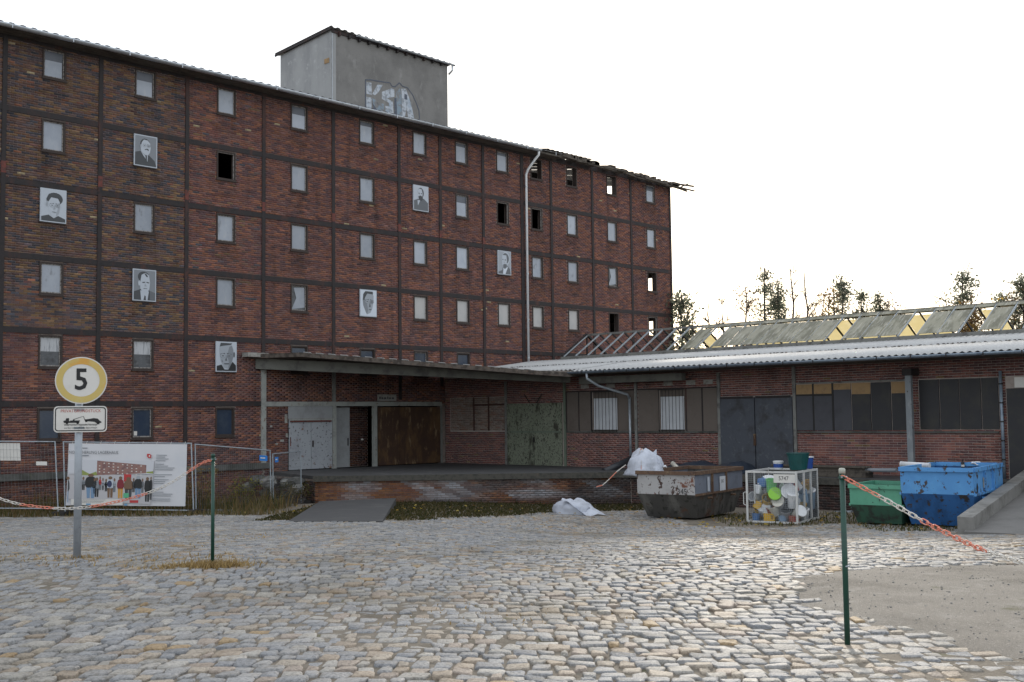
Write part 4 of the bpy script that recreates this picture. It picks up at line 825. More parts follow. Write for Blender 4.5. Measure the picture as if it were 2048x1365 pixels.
# ------------------------------------------------------------------ trees
def leafcloud(centers, rad, per, size, pal, flat=.8):
    n = len(centers)*per; c = np.repeat(np.array(centers), per, 0); rr = np.repeat(np.array(rad), per)[:, None]
    p = c+rng.normal(0, .45, (n, 3))*rr*[1, 1, flat]; u = rng.normal(0, 1, (n, 3)); u /= np.linalg.norm(u, axis=1, keepdims=True); v = np.cross(u, rng.normal(0, 1, (n, 3))); v /= np.linalg.norm(v, axis=1, keepdims=True)
    s = (size*rng.uniform(.5, 1.3, n))[:, None]; V = np.stack([p-u*s, p+v*s*.55, p+u*s, p-v*s*.55], 1)
    col = pick(pal, n, .25); return V.reshape(-1, 3), np.arange(n*4).reshape(n, 4), np.concatenate([np.repeat(col[:, None, :], 4, 1), np.ones((n, 4, 1))], 2).reshape(-1, 4)
PINE_HAZY = np.array([(.06, .075, .06), (.075, .085, .07), (.05, .06, .05), (.09, .095, .075)])*np.array([3.1, 2.9, 2.6]); AUT = np.array([(.3, .19, .05), (.36, .25, .07), (.22, .13, .06), (.18, .12, .07)]); BRN = np.array([(.16, .11, .085), (.12, .1, .08), (.2, .14, .09)]); OLV = np.array([(.17, .15, .06), (.22, .19, .08), (.12, .12, .06)])  # pine tones lifted so backlit haze is in their colour
def tree(label, top, h, kind, name='pine_tree', seed=1, wid=1.0):
    rd = random.Random(seed); x, y = top[0], top[1]; zb = top[2]-h
    t = broot(name, label, 'tree', (x, y, zb), 'trees beyond the shed')
    m = MB(); bx = x+rd.uniform(-.5, .5); pts = []; k = 9
    for i in range(k+1):
        q = i/k; pts.append((bx+(x-bx)*q+rd.uniform(-.12, .12)*(i not in (0, k)), y+rd.uniform(-.12, .12), zb+h*q))
    r0 = .014*h
    m.tube(pts, [r0*(1-.8*i/k) for i in range(k+1)], 7)
    def at(q):
        i = min(k-1, int(q*k)); f_ = q*k-i; return Vector(pts[i]).lerp(Vector(pts[i+1]), f_)
    cen = []; rad = []
    nb = {'pine': 46, 'thin': 14, 'birch': 30, 'bush': 30}[kind]
    for i in range(nb):
        q = rd.uniform(.38 if kind != 'bush' else .25, .98); b = at(q); ang = rd.uniform(0, 6.283)
        spread = {'pine': (1-q)*h*.27+.3, 'thin': .5+(1-q)*1.3, 'birch': (1-q)*h*.3+.6, 'bush': (1-q)*h*.32+.6}[kind]*wid*rd.uniform(.5, 1.1)
        rise = {'pine': .1, 'thin': 1.1, 'birch': .8, 'bush': .5}[kind]*spread*rd.uniform(.5, 1.2)
        e = b+Vector((math.cos(ang)*spread, math.sin(ang)*spread, rise)); mid = b.lerp(e, .5)+Vector((0, 0, rd.uniform(-.1, .15)))
        m.tube([b, mid, e], [r0*.35*(1.1-q)+.015, r0*.25*(1.1-q)+.015, .015], 5)
        if kind == 'pine': cen += [tuple(e), tuple(b.lerp(e, .7)), tuple(mid)]; rad += [.62, .6, .5]
        elif kind == 'thin': 
            if rd.random() < .5: cen.append(tuple(e)); rad.append(.5)
        else: cen += [tuple(e), tuple(b.lerp(e, .75))]; rad += [.9, .8]
        for s2 in range(4 if kind != 'pine' else 2):
            e2 = e+Vector((rd.uniform(-.8, .8), rd.uniform(-.8, .8), rd.uniform(-.1, .9))); m.tube([b.lerp(e, .6), e2], [.022, .012], 4)
    m.build('trunk', K['bark'], t)
    if kind == 'pine': cen.append(tuple(at(1.0))); rad.append(.35)
    per = {'pine': 14, 'thin': 9, 'birch': 18, 'bush': 24}[kind]; sz = {'pine': .11, 'thin': .09, 'birch': .1, 'bush': .11}[kind]
    if cen:
        pal = {'pine': PINE_HAZY, 'thin': BRN, 'birch': BRN, 'bush': OLV}[kind]
        V, F, c = leafcloud(cen, rad, per, sz, pal)
        if kind == 'bush' and seed % 2: c[:, :3] = np.repeat(pick(AUT, len(F), .25), 4, 0)
        raw_mesh('crown', V, F, K['leaf'], t, c)
    return t
tree('slender dark pine touching the right end of the warehouse', (50.873, 36.155, 8.244), 9.5, 'pine', seed=21, wid=.9)
tree('tall dark pine with ragged crown, the tallest tree above the skylight', (71.249, 43.548, 12.180), 14.0, 'pine', seed=2, wid=.95)
tree('brownish half-bare birch just left of the tallest pine', (68.727, 43.424, 10.597), 12.0, 'birch', 'birch_tree', 3, .8)
tree('thin pine with sparse clumps just right of the tallest pine', (70.292, 41.782, 10.851), 12.0, 'pine', seed=4, wid=.5)
tree('leaning bare sapling right of the sparse pine', (74.439, 43.121, 12.337), 12.5, 'thin', 'bare_tree', 5)
tree('straight bare sapling between the leaning sapling and the orange-leaved pine', (75.174, 42.390, 12.027), 12.5, 'thin', 'bare_tree', 6)
tree('thin bare sapling leaning right, left of the orange-leaved pine', (76.152, 41.559, 10.158), 10.5, 'thin', 'bare_tree', 16)
tree('full dark pine with an orange-leaved tree at its left', (73.431, 38.511, 11.147), 12.5, 'pine', seed=7, wid=1.0)
tree('orange-yellow autumn tree against the full dark pine', (71.244, 37.991, 10.091), 11.0, 'bush', 'autumn_tree', 9, .55)
tree('small rounded pine right of the orange-leaved pine', (74.409, 37.605, 10.071), 10.5, 'pine', seed=8, wid=.7)
tree('low pointed pine in the gap between the two big pines', (75.200, 36.796, 9.987), 10.2, 'pine', seed=12, wid=.6)
tree('low brownish birch at the foot of the pointed pine', (75.748, 36.306, 9.201), 9.0, 'birch', 'birch_tree', 13, .7)
tree('open-crowned pine standing alone at right above the skylight', (73.376, 29.961, 10.761), 12.0, 'pine', seed=14, wid=1.0)
tree('olive-green round tree at the left foot of the lone pine', (74.693, 31.602, 9.511), 9.5, 'bush', 'leafy_tree', 10, .55)
tree('dark pine cut by the right edge of the picture', (72.051, 25.645, 9.943), 11.5, 'pine', seed=15, wid=.9)
tree('low dark pine near the right edge, left of an orange tree', (75.302, 28.115, 9.258), 9.5, 'pine', seed=17, wid=.6)
tree('low orange tree seen over the skylight at the right edge', (71.716, 26.120, 8.591), 9.0, 'bush', 'autumn_tree', 11, .6)
tree('bare sapling nearest the warehouse corner pine', (70.261, 47.649, 10.116), 10.0, 'thin', 'bare_tree', 18)
tree('bare twin-stemmed sapling left of the brownish birch', (70.933, 46.955, 10.103), 10.0, 'thin', 'bare_tree', 19)
tree('short orange-brown tree visible through the missing skylight panes', (71.831, 28.903, 8.380), 8.5, 'bush', 'autumn_tree', 23, .7)

# placement of skips, cage and sacks: position, heading
GS = (25.35, 18.75, gz(25.6, 18.7), math.radians(10)); GN = (27.0, 13.45, gz(27.0, 13.45), math.radians(6)); BN = (27.1, 11.9, gz(27.1, 11.9), math.radians(9))
CG = ((26.1, 15.88, gz(26.2, 15.9)), math.radians(12), 1.34, 1.75, 1.36)
SK1 = (25.75, 19.75, gz(25.6, 18.7)+1.17); SK2 = (25.6, 22.3, gz(25.6, 22.3))

# ================================================================== OBJECTS
def text_obj(s, size, mat, parent, loc, rot, name='lettering', align='CENTER', bold=0.0, sx=1.0):
    cu = bpy.data.curves.new(name, 'FONT'); cu.body = s; cu.size = size; cu.align_x = align; cu.align_y = 'CENTER'; cu.resolution_u = 2; cu.offset = bold
    tmp = bpy.data.objects.new('tmp_text', cu); COL.objects.link(tmp); dg = bpy.context.evaluated_depsgraph_get()
    me = bpy.data.meshes.new_from_object(tmp.evaluated_get(dg)); bpy.data.objects.remove(tmp); me.name = name
    me.materials.clear(); me.materials.append(mat); o = bpy.data.objects.new(name, me); COL.objects.link(o)
    o.parent = parent; o.location = loc; o.rotation_euler = rot; o.scale = (sx, 1, 1); return o
FR = (math.pi/2, 0, 0)           # text standing upright, facing local -Y

# ------------------------------------------------------------------ road sign
def ell(cx, cz, rx, rz, n=20, y=0.0): return [(cx+rx*math.cos(2*math.pi*i/n), y, cz+rz*math.sin(2*math.pi*i/n)) for i in range(n)]
def road_sign():
    b = (6.327, 13.596, -0.025); yaw = math.atan2(-b[0], b[1])+.04
    t = thing('road_sign', 'round faded yellow and white sign reading 5 above a tow-away plate on a grey pole', 'road sign', b, yaw)
    MB().tube([(0, 0, -.1), (0, 0, 2.3)], .046, 14).build('pole', K['pole'], t, smooth=True)
    d = MB(); d.prism(ell(.02, 2.185, .303, .29, 40, -.075), (0, .006, 0)); dc = d.build('sign_disc', K['signwhite'], t)
    r = MB(); o_ = ell(.02, 2.185, .288, .276, 40, -.078); i_ = ell(.02, 2.185, .213, .2, 40, -.078)
    r.add(o_+i_, [(i, (i+1) % 40, 40+(i+1) % 40, 40+i) for i in range(40)]); r.build('yellow_ring', K['signyellow'], dc)
    text_obj('5', .37, K['ink'], dc, (.02, -.079, 2.185), FR, 'numeral', bold=.006, sx=.92)
    def rr(x0, z0, x1, z1, r, y):
        pts = []
        for cx, cz, a in ((x1-r, z0+r, -90), (x1-r, z1-r, 0), (x0+r, z1-r, 90), (x0+r, z0+r, 180)):
            for k in range(5): q = math.radians(a+k*22.5); pts.append((cx+r*math.cos(q), y, cz+r*math.sin(q)))
        return pts
    x0, x1, z0, z1 = -.29, .325, 1.548, 1.868
    p = MB(); p.prism(rr(x0, z0, x1, z1, .045, -.07), (0, .005, 0)); pl = p.build('tow_away_plate', K['signwhite'], t)
    e = MB(); a = rr(x0+.014, z0+.014, x1-.014, z1-.014, .036, -.072); c = rr(x0+.026, z0+.026, x1-.026, z1-.026, .028, -.072); n = len(a)
    e.add(a+c, [(i, (i+1) % n, n+(i+1) % n, n+i) for i in range(n)]); e.build('plate_border', K['ink'], pl)
    text_obj('PRIVATGRUNDSTÜCK', .052, K['inkred'], pl, (.02, -.073, 1.808), FR, sx=.9)
    text_obj('Widerrechtlich abgestellte Fahrzeuge', .031, K['ink'], pl, (.02, -.073, 1.637), FR, sx=.82)
    text_obj('werden kostenpflichtig abgeschleppt', .031, K['ink'], pl, (.02, -.073, 1.602), FR, sx=.84)
    s = MB(); y = -.0735
    P = lambda pts: s.prism([(x*.00078-.29, y, 1.868-z_*.00078) for x, z_ in pts], (0, .001, 0))
    # picture of a tow truck lifting a car, in plate millimetre-like units
    P([(140, 235), (155, 225), (175, 222), (182, 190), (225, 186), (225, 235), (370, 240), (378, 262), (150, 262)])
    P([(240, 225), (385, 225), (385, 240), (240, 240)]); P([(275, 226), (290, 205), (425, 160), (440, 160), (300, 212), (310, 226)])
    P([(432, 160), (440, 160), (462, 222), (455, 224)]); P([(450, 210), (500, 206), (560, 196), (590, 190), (650, 200), (680, 235), (705, 250), (700, 268), (630, 270), (600, 250), (500, 240), (470, 242)])
    for cx, cz in ((195, 262), (352, 262), (655, 272), (478, 232)): s.prism([(a*.00078-.29, y, 1.868-b_*.00078) for a, b_ in [(cx+20*math.cos(k*.524), cz+20*math.sin(k*.524)) for k in range(12)]], (0, .001, 0))
    s.box(-.17, y, 1.868-.224, .24, y+.001, 1.868-.221); s.build('tow_pictogram', K['ink'], pl)
    for z in (2.3, 2.08, 1.82, 1.6): MB().box(-.06, -.07, z-.015, .06, .05, z+.015).build('sign_clamp', K['galv'], t)
road_sign()

def green_post(label, b, h, cap):
    t = thing('green_post', label, 'post', b, 0, 'green chain posts')
    MB().tube([(0, 0, -.1), (0, 0, h-.03)], .02, 12).build('shaft', K['greenpost'], t, smooth=True)
    MB().lathe([(.0, 0), (.023, 0), (.024, .03), (.018, .038), (0, .04)], 12, (0, 0, h-.035)).build('cap', K['cream'] if cap else K['greenpost'], t, smooth=True)
    MB().lathe([(.025, 0), (.027, .012), (.025, .024)], 12, (0, 0, h-.075)).build('collar', K['greenpost'], t)
    MB().tube([(-.03, -.01, h-.06), (.03, -.02, h-.06)], .006, 6).build('hook', K['galv'], t)
    if cap: MB().tube([(-.025, -.02, .55), (.026, -.02, .55)], .005, 6).build('bolt', K['galv'], t)
bL = (6.904, 11.442, -0.009); bR = (7.546, 4.006, -0.001)
green_post('slim dark green post standing in dry grass, right of the speed sign', bL, 1.275, False)
green_post('slim dark green post with pale cap beside the gravel patch', bR, 1.245, True)

def link_mesh(name, mat):
    L, w_, r = .031, .0158, .0046; path = []
    for k in range(14):
        a = 2*math.pi*k/14; path.append(((L-w_)*(1 if math.cos(a) > 0 else -1)*(abs(math.cos(a)) > .01)+w_*math.cos(a), w_*math.sin(a), 0))
    n = 6; vs = []; k_ = len(path)
    for i in range(k_):
        p = Vector(path[i]); d = (Vector(path[(i+1) % k_])-Vector(path[i-1])).normalized(); a = Vector((0, 0, 1)); b = d.cross(a)
        for j in range(n): q = 2*math.pi*j/n; vs.append(p+(a*math.cos(q)+b*math.sin(q))*r)
    me = bpy.data.meshes.new(name); me.from_pydata(vs, [], [(i*n+j, i*n+(j+1) % n, ((i+1) % k_)*n+(j+1) % n, ((i+1) % k_)*n+j) for i in range(k_) for j in range(n)])
    me.polygons.foreach_set('use_smooth', [True]*len(me.polygons)); me.materials.append(mat); return me
LR, LW = link_mesh('chain_link_red', K['link_red']), link_mesh('chain_link_white', K['link_white'])
def chain(label, pts, sched, pitch=.0475):
    P = [Vector(p) for p in pts]
    fine = []
    for i in range(len(P)-1):                       # Catmull-Rom through the measured points
        p0, p1, p2, p3 = P[max(i-1, 0)], P[i], P[i+1], P[min(i+2, len(P)-1)]
        for k in range(24):
            t = k/24; fine.append(.5*((2*p1)+(p2-p0)*t+(2*p0-5*p1+4*p2-p3)*t*t+(3*p1-p0-3*p2+p3)*t*t*t))
    fine.append(P[-1]); root = thing('barrier_chain', label, 'chain', P[0])
    acc = 0.0; nxt = pitch/2; k = 0
    for a, b in zip(fine[:-1], fine[1:]):
        l = (b-a).length
        while acc+l >= nxt:
            p = a.lerp(b, (nxt-acc)/l); d = (b-a).normalized(); col = sched(nxt)
            o = bpy.data.objects.new('chain_link', LR if col else LW); COL.objects.link(o); o.parent = root; o.location = p-P[0]
            q = d.to_track_quat('X', 'Z') @ Matrix.Rotation(math.radians(45 if k % 2 else -45)+random.uniform(-.2, .2), 4, 'X').to_quaternion()
            o.rotation_mode = 'QUATERNION'; o.rotation_quaternion = q; nxt += pitch; k += 1
        acc += l
hL = (bL[0]-.02, bL[1], bL[2]+1.205)
chain('sagging red and white chain between the speed sign and its green post', [hL]+[(6.876, 11.677, 1.146), (6.606, 11.979, 0.904), (6.292, 12.318, 0.749), (5.895, 12.737, 0.659), (5.534, 13.106, 0.694), (5.291, 13.350, 0.779), (5.005, 13.630, 0.933), (4.634, 13.987, 1.209)],
      lambda s: (s < .45) or (.95 < s < 1.62) or (2.02 < s < 2.42) or (s > 2.95))
hR = (bR[0]-.02, bR[1]-.01, bR[2]+1.19)
chain('red and white chain dropping from the pale-capped post toward the right edge', [hR]+[(7.642, 3.695, 1.010), (7.649, 3.413, 0.868), (7.491, 3.012, 0.747), (7.279, 2.659, 0.700), (7.076, 2.301, 0.613), (6.974, 1.985, 0.490), (6.912, 1.640, 0.249), (6.908, 1.381, -0.007)],
      lambda s: (s < .3) or (.62 < s < 1.2) or (1.6 < s < 2.1))

# ------------------------------------------------------------------ construction fence
def fence(label, A, B, H, zA, zB, lean=0.0, wires=True):
    A = Vector((A[0], A[1], zA)); B = Vector((B[0], B[1], zB)); t = broot('construction_fence', label, 'fence', tuple(A), 'construction fence panels')
    e = (B-A); L = e.length; e.normalize(); up = Vector((0, 0, 1))-e*lean; up.normalize(); at = lambda s, h: A+e*s+up*h
    MB().tube([at(0, -.12), at(0, H)], .021, 8).build('fence_upright', K['galv'], t); MB().tube([at(L, -.12), at(L, H)], .021, 8).build('fence_upright', K['galv'], t)
    MB().tube([at(.02, H-.02), at(L-.02, H-.02)], .018, 8).build('top_rail', K['galv'], t); MB().tube([at(.02, .03), at(L-.02, .03)], .018, 8).build('bottom_rail', K['galv'], t)
    m = MB(); s = .1
    if wires:
        while s < L-.05: m.bar(at(s, .03), at(s, H-.03), .004, .004); s += .1
        h = .2
        while h < H-.1: m.bar(at(.02, h), at(L-.02, h), .004, .004); h += .22
        m.build('wire_mesh', K['wire'], t)
    side = Vector((e.y, -e.x, 0))
    for s in (0, L):
        p = at(s, 0); z = gz(p.x, p.y); f_ = MB()
        for k in (-1, 1): f_.bar((p.x+side.x*.05*k, p.y+side.y*.05*k, z+.05), (p.x+side.x*.34*k, p.y+side.y*.34*k, z+.05), .2, .11)
        f_.build('fence_foot', K['iron'], t)
    return t, at, e, up, L
fA = fence('wire fence panel at the left edge carrying a white board', (11.85, 35.45), (14.62, 32.68), 2.0, -.82, -.9, .06)
fB = fence('fence panel holding the large printed banner', (14.75, 32.5), (17.36, 29.82), 2.0, -.91, -1.0, .04)
fC = fence('wire fence panel running back from the banner to the dock corner', (17.5, 29.92), (20.95, 31.2), 1.97, -1.0, -1.3, .03)
fD = fence('short wire fence panel meeting the loading dock', (21.1, 31.3), (23.4, 33.0), 1.85, -1.3, -1.3, .03)
def flat(name, label, cat, at, nrm, s0, s1, h0, h1, mat, off=.03):
    m = MB(); m.prism([at(s0, h0)+nrm*off, at(s1, h0)+nrm*off, at(s1, h1)+nrm*off, at(s0, h1)+nrm*off], nrm*.006); o = m.build(name, mat); return tag(o, label, cat)
nA = Vector((fA[2].y, -fA[2].x, 0)).normalized(); nA = nA if nA.dot(Vector((-.7, -.7, 0))) > 0 else -nA
LA = fA[4]
flat('fence_board', 'blank white board tied to the left fence panel', 'board', fA[1], nA, LA-2.0, LA-1.03, 1.42, 1.93, K['signwhite'], -.03)
flat('fence_label', 'small white label plate on the left fence panel', 'label', fA[1], nA, LA-.57, LA-.25, 1.29, 1.4, K['signwhite'], .02)
nC = Vector((fC[2].y, -fC[2].x, 0)).normalized()
K['sticker'] = M('bright_blue_sticker', (.02, .2, .62), rough=.5)
for at_, nn, s0, s1, h, lb in ((fC[1], nC, fC[4]-.62, fC[4]-.2, 1.6, 'bright blue plate with white line on the panel running back to the dock'), (fD[1], nC, .12, .45, 1.55, 'bright blue plate on the short panel by the dock')):
    st = thing('fence_plate', lb, 'label', tuple(at_(s0, h)))
    ORG[st.name] = tuple(at_(s0, h)); m = MB(); m.prism([at_(s0, h)+nn*.03, at_(s1, h)+nn*.03, at_(s1, h+.17)+nn*.03, at_(s0, h+.17)+nn*.03], nn*.005); m.build('plate', K['sticker'], st)
    sm = s1-(s1-s0)*.3; m = MB(); m.prism([at_(s0+.05, h+.07)+nn*.036, at_(sm, h+.07)+nn*.036, at_(sm, h+.11)+nn*.036, at_(s0+.05, h+.11)+nn*.036], nn*.002); m.build('white_line', K['signwhite'], st)
def banner():
    at, e, L = fB[1], fB[2], fB[4]; a = at(.07, .14); 
    t = thing('banner', 'large printed banner with crowd and brick building on the fence panel', 'banner', tuple(a), math.atan2(e.y, e.x), None)
    t.rotation_euler = (0, 0.02, math.atan2(e.y, e.x)); W, H = 3.45, 1.8
    n = Vector((e.y, -e.x, 0))
    m = MB(); nx, nz = 24, 6; wv = lambda x, z: -.05+.012*math.sin(x*5.2+z*2)+.006*math.sin(x*13)
    vs = [(W*i/nx+.05*(1-k/nz)*-.6*(i < 2), wv(W*i/nx, H*k/nz), H*k/nz) for k in range(nz+1) for i in range(nx+1)]
    fs = [(k*(nx+1)+i, k*(nx+1)+i+1, (k+1)*(nx+1)+i+1, (k+1)*(nx+1)+i) for k in range(nz) for i in range(nx)]
    m.add(vs, fs); m.build('cloth', K['cloth'], t, smooth=True)
    yy = -.085
    def pr(name, shapes, mat, lay=0):
        g = MB()
        for s in shapes: g.face([(x, yy-.0015*lay, z) for x, z in s])
        return g.build(name, mat, t)
    R_ = lambda x0, z0, x1, z1: [(x0, z0), (x1, z0), (x1, z1), (x0, z1)]
    E_ = lambda cx, cz, rx, rz: [(cx+rx*math.cos(k*.524), cz+rz*math.sin(k*.524)) for k in range(12)]
    sc = lambda x, y: (max(.025, (x-130)/1990*3.5*1.06), (1150-y)/1000*1.8)      # banner picture units
    pr('printed_sky', [[sc(100, 640), sc(1470, 640), sc(1480, 420), sc(110, 420)]], K['print_sky'])
    pr('printed_ground', [[sc(80, 1040), sc(1440, 1130), sc(1470, 650), sc(100, 650)]], K['print_ground'], 0)
    pr('printed_trees', [[sc(290, 660), sc(300, 540), sc(400, 600), sc(480, 640), sc(580, 600), sc(600, 665)], [sc(1360, 620), sc(1370, 600), sc(1470, 590), sc(1470, 630)]], K['print_green'], 1)
    pr('printed_building', [[sc(590, 660), sc(590, 425), sc(1360, 490), sc(1360, 625)]], K['print_brick'], 1)
    pr('printed_windows', [R_(*sc(620+x*72, 455+r*48+x*5+14), *sc(620+x*72+22, 455+r*48+x*5)) for r in range(4) for x in range(10) if (x*3+r) % 4], K['signwhite'], 2)
    pr('printed_red_gate', [[sc(1015, 760), sc(1015, 640), sc(1130, 640), sc(1130, 760)]], K['print_red'], 2)
    ppl = [(120, 700, 1100, 42, 'g1', 'pb'), (300, 700, 1020, 45, 'pblue', 'g0'), (385, 700, 900, 26, 'g3', 'g0'), (500, 650, 1030, 75, 'g0', 'pb'), (595, 710, 1010, 36, 'g3', 'g0'), (645, 690, 900, 20, 'print_red', 'g2'), (740, 730, 920, 22, 'g0', 'g0'), (805, 690, 1020, 50, 'g5', 'pbrown'), (965, 690, 1030, 45, 'pmar', 'pyel'), (1090, 700, 1040, 62, 'pbrown', 'g1'), (1240, 680, 1030, 52, 'g0', 'pb'), (1385, 700, 1080, 40, 'g0', 'g0'), (1440, 690, 1050, 18, 'g0', 'g0'), (345, 720, 930, 20, 'g1', 'g0'), (560, 720, 960, 24, 'g2', 'g1'), (690, 715, 900, 18, 'g4', 'g1'), (870, 720, 930, 22, 'g4', 'g2'), (1170, 715, 930, 22, 'g1', 'g0'), (1310, 720, 940, 20, 'g2', 'g2')]
    ppl.sort(key=lambda q: q[2])
    for x, top, bot, hw, c1, c2 in ppl:
        hw *= 1.2
        hip = top+(bot-top)*.52; hd = hw*.5
        pr('printed_figure', [[sc(x-hw*.95, top+90), sc(x-hw*.75, top+50), sc(x-hw*.3, top+32), sc(x+hw*.3, top+32), sc(x+hw*.75, top+50), sc(x+hw*.95, top+90), sc(x+hw*1.02, hip-30), sc(x+hw*.7, hip+15), sc(x-hw*.7, hip+15), sc(x-hw*1.02, hip-30)]], K[c1], 3)
        pr('printed_figure', [[sc(x-hw*.75, hip), sc(x-.04*hw, hip), sc(x-.1*hw, bot), sc(x-hw*.6, bot)], [sc(x+.04*hw, hip), sc(x+hw*.75, hip), sc(x+hw*.65, bot), sc(x+.1*hw, bot)]], K[c2], 3)
        pr('printed_figure', [E_(*sc(x, top+12), hd*.0019, .048)], K['pbrown'] if x not in (1240,) else K['g4'], 4)
    pr('printed_backpack', [E_(*sc(795, 800), .07, .1)], K['pnavy'], 4); pr('printed_bag', [R_(*sc(1015, 1020), *sc(1100, 945))], K['pgreen'], 4)
    pr('printed_logo', [[sc(1365, 350), sc(1365, 310), sc(1410, 310), sc(1432, 330), sc(1432, 378), sc(1385, 378)]], K['print_red'], 2); pr('printed_logo', [E_(*sc(1405, 345), .02, .028)], K['signwhite'], 3)
    pr('printed_red_label', [R_(*sc(1115, 1100), *sc(1250, 1058))], K['print_red'], 3)
    pr('printed_blue_mark', [R_(*sc(440, 1140), *sc(510, 1115))], K['pblue'], 3); pr('printed_blue_mark', [R_(*sc(1035, 1145), *sc(1080, 1115))], K['pblue'], 3)
    pr('printed_foot_band', [[sc(200, 1140), sc(1010, 1140), sc(1010, 1045), sc(200, 1045)]], K['signwhite'], 2)
    lines = []
    rd = random.Random(4)
    for y0, n_ in ((325, 4), (470, 4), (640, 2), (720, 3), (865, 1), (920, 3), (1030, 2)):
        for i in range(n_): lines.append(R_(*sc(1510-(y0+i*30-325)*.06, y0+i*30+10), *sc(1510-(y0+i*30-325)*.06+rd.uniform(120, 320), y0+i*30)))
    for i in range(3): lines.append(R_(*sc(250, 1062+i*22), *sc(740-30*i, 1054+i*22)))
    lines += [R_(*sc(265, 232), *sc(430, 218)), R_(*sc(265, 352), *sc(455, 336))]
    pr('printed_small_lines', lines, K['g3'], 2)['kind'] = 'stuff'
    x, z = sc(545, 295); text_obj('NOTSICHERUNG LAGERHAUS', .125, K['g2'], t, (x-.03, yy-.004, z), FR, 'headline', sx=.85)
    for i in range(9): MB().tube([(.1+i*.41, -.06, H-.03), (.1+i*.41+.02, -.03, H+.07)], .006, 5).build('cable_tie', K['signwhite'], t)
K['cloth'] = M('banner_cloth', (.6, .6, .63), [((.54, .55, .59), .9, .45, .7, None)], .6)
K['print_sky'] = M('print_pale_sky', (.55, .56, .6), rough=.6); K['print_ground'] = M('print_pale_ground', (.46, .45, .47), rough=.6); K['print_green'] = M('print_foliage', (.25, .29, .08), rough=.6)
K['print_brick'] = M('print_brick', (.27, .15, .13), [((.18, .1, .1), 9, .5, .6, None)], .6); K['print_red'] = M('print_red_tone', (.45, .04, .04), rough=.6)
for k_, c_ in dict(pblue=(.15, .32, .5), pb=(.16, .26, .4), pbrown=(.17, .1, .06), pmar=(.2, .02, .03), pyel=(.55, .28, .05), pnavy=(.03, .04, .1), pgreen=(.1, .4, .22)).items(): K[k_] = M('print_tone_'+k_, c_, rough=.6)
banner()

# ------------------------------------------------------------------ portraits on the warehouse
def portrait(label, bay, row, bg, shapes, W=.88, H=1.12):
    xc = (POSTS[bay]+POSTS[bay+1])/2; zt = LEV[row]-.1; t = thing('portrait_poster', label, 'poster', (xc, Y0-.06, zt-H))
    MB().box(-W/2, -.01, 0, W/2, .035, H).build('board', K['g5'], t)
    y = -.012; w2 = W/2-.035
    MB().prism([(-w2, y, .035), (w2, y, .035), (w2, y, H-.035), (-w2, y, H-.035)], (0, .002, 0)).build('print_background', K['g%d' % bg], t)
    groups = {}; order = []
    cl = lambda p: (max(-w2, min(w2, p[0]*w2*2)), max(.035, min(H-.035, .035+p[1]*(H-.07))))
    for i, (nm, pts, g) in enumerate(shapes):
        y = -.0135-.0011*i; m = MB(); m.face([(cl(p)[0], y, cl(p)[1]) for p in pts]); m.build(nm, K['g%d' % g], t)
E2 = lambda cx, cz, rx, rz, n=18: [(cx+rx*math.cos(2*math.pi*k/n), cz+rz*math.sin(2*math.pi*k/n)) for k in range(n)]
def specs(cx, cz, r, g, ft=5): return [('print_brow', [(cx-r*2.1, cz+r*.5), (cx-r*.3, cz+r*.75), (cx-r*.3, cz+r*.55), (cx-r*2, cz+r*.3)], g), ('print_brow', [(cx+r*2.1, cz+r*.5), (cx+r*.3, cz+r*.75), (cx+r*.3, cz+r*.55), (cx+r*2, cz+r*.3)], g), ('print_glasses', E2(cx-r*1.15, cz, r, r*.58), max(g, 3)), ('print_face', E2(cx-r*1.15, cz, r*.9, r*.5), ft), ('print_glasses', E2(cx+r*1.15, cz, r, r*.58), max(g, 3)), ('print_face', E2(cx+r*1.15, cz, r*.9, r*.5), ft-1), ('print_eye', E2(cx-r*1.15, cz, r*.42, r*.16), 2), ('print_eye', E2(cx+r*1.15, cz, r*.42, r*.16), 2)]
portrait('portrait photo of a bushy-haired man in glasses on pale ground, left column', 2, 2, 5, [('print_hair', E2(.06, .72, .33, .2), 1), ('print_suit', [(-.5, 0), (.5, 0), (.5, .1), (.2, .19), (.02, .1), (-.2, .2), (-.5, .13)], 1), ('print_face', [(-.22, .6), (-.2, .36), (-.08, .17), (.08, .13), (.22, .25), (.28, .45), (.27, .62), (.18, .74), (-.1, .76)], 5), ('print_shade', [(.1, .16), (.22, .25), (.28, .45), (.27, .62), (.2, .6), (.18, .4), (.12, .28)], 4), ('print_hair', [(-.27, .58), (-.22, .74), (-.05, .8), (.2, .78), (.3, .6), (.34, .7), (.25, .86), (0, .92), (-.2, .86), (-.3, .7)], 1)]+specs(.05, .51, .1, 2)+[('print_nose', [(.04, .5), (.08, .4), (0, .39)], 4), ('print_mouth', [(-.06, .31), (.12, .3), (.1, .285), (-.05, .295)], 2), ('print_ear', E2(-.27, .54, .04, .07), 4)])
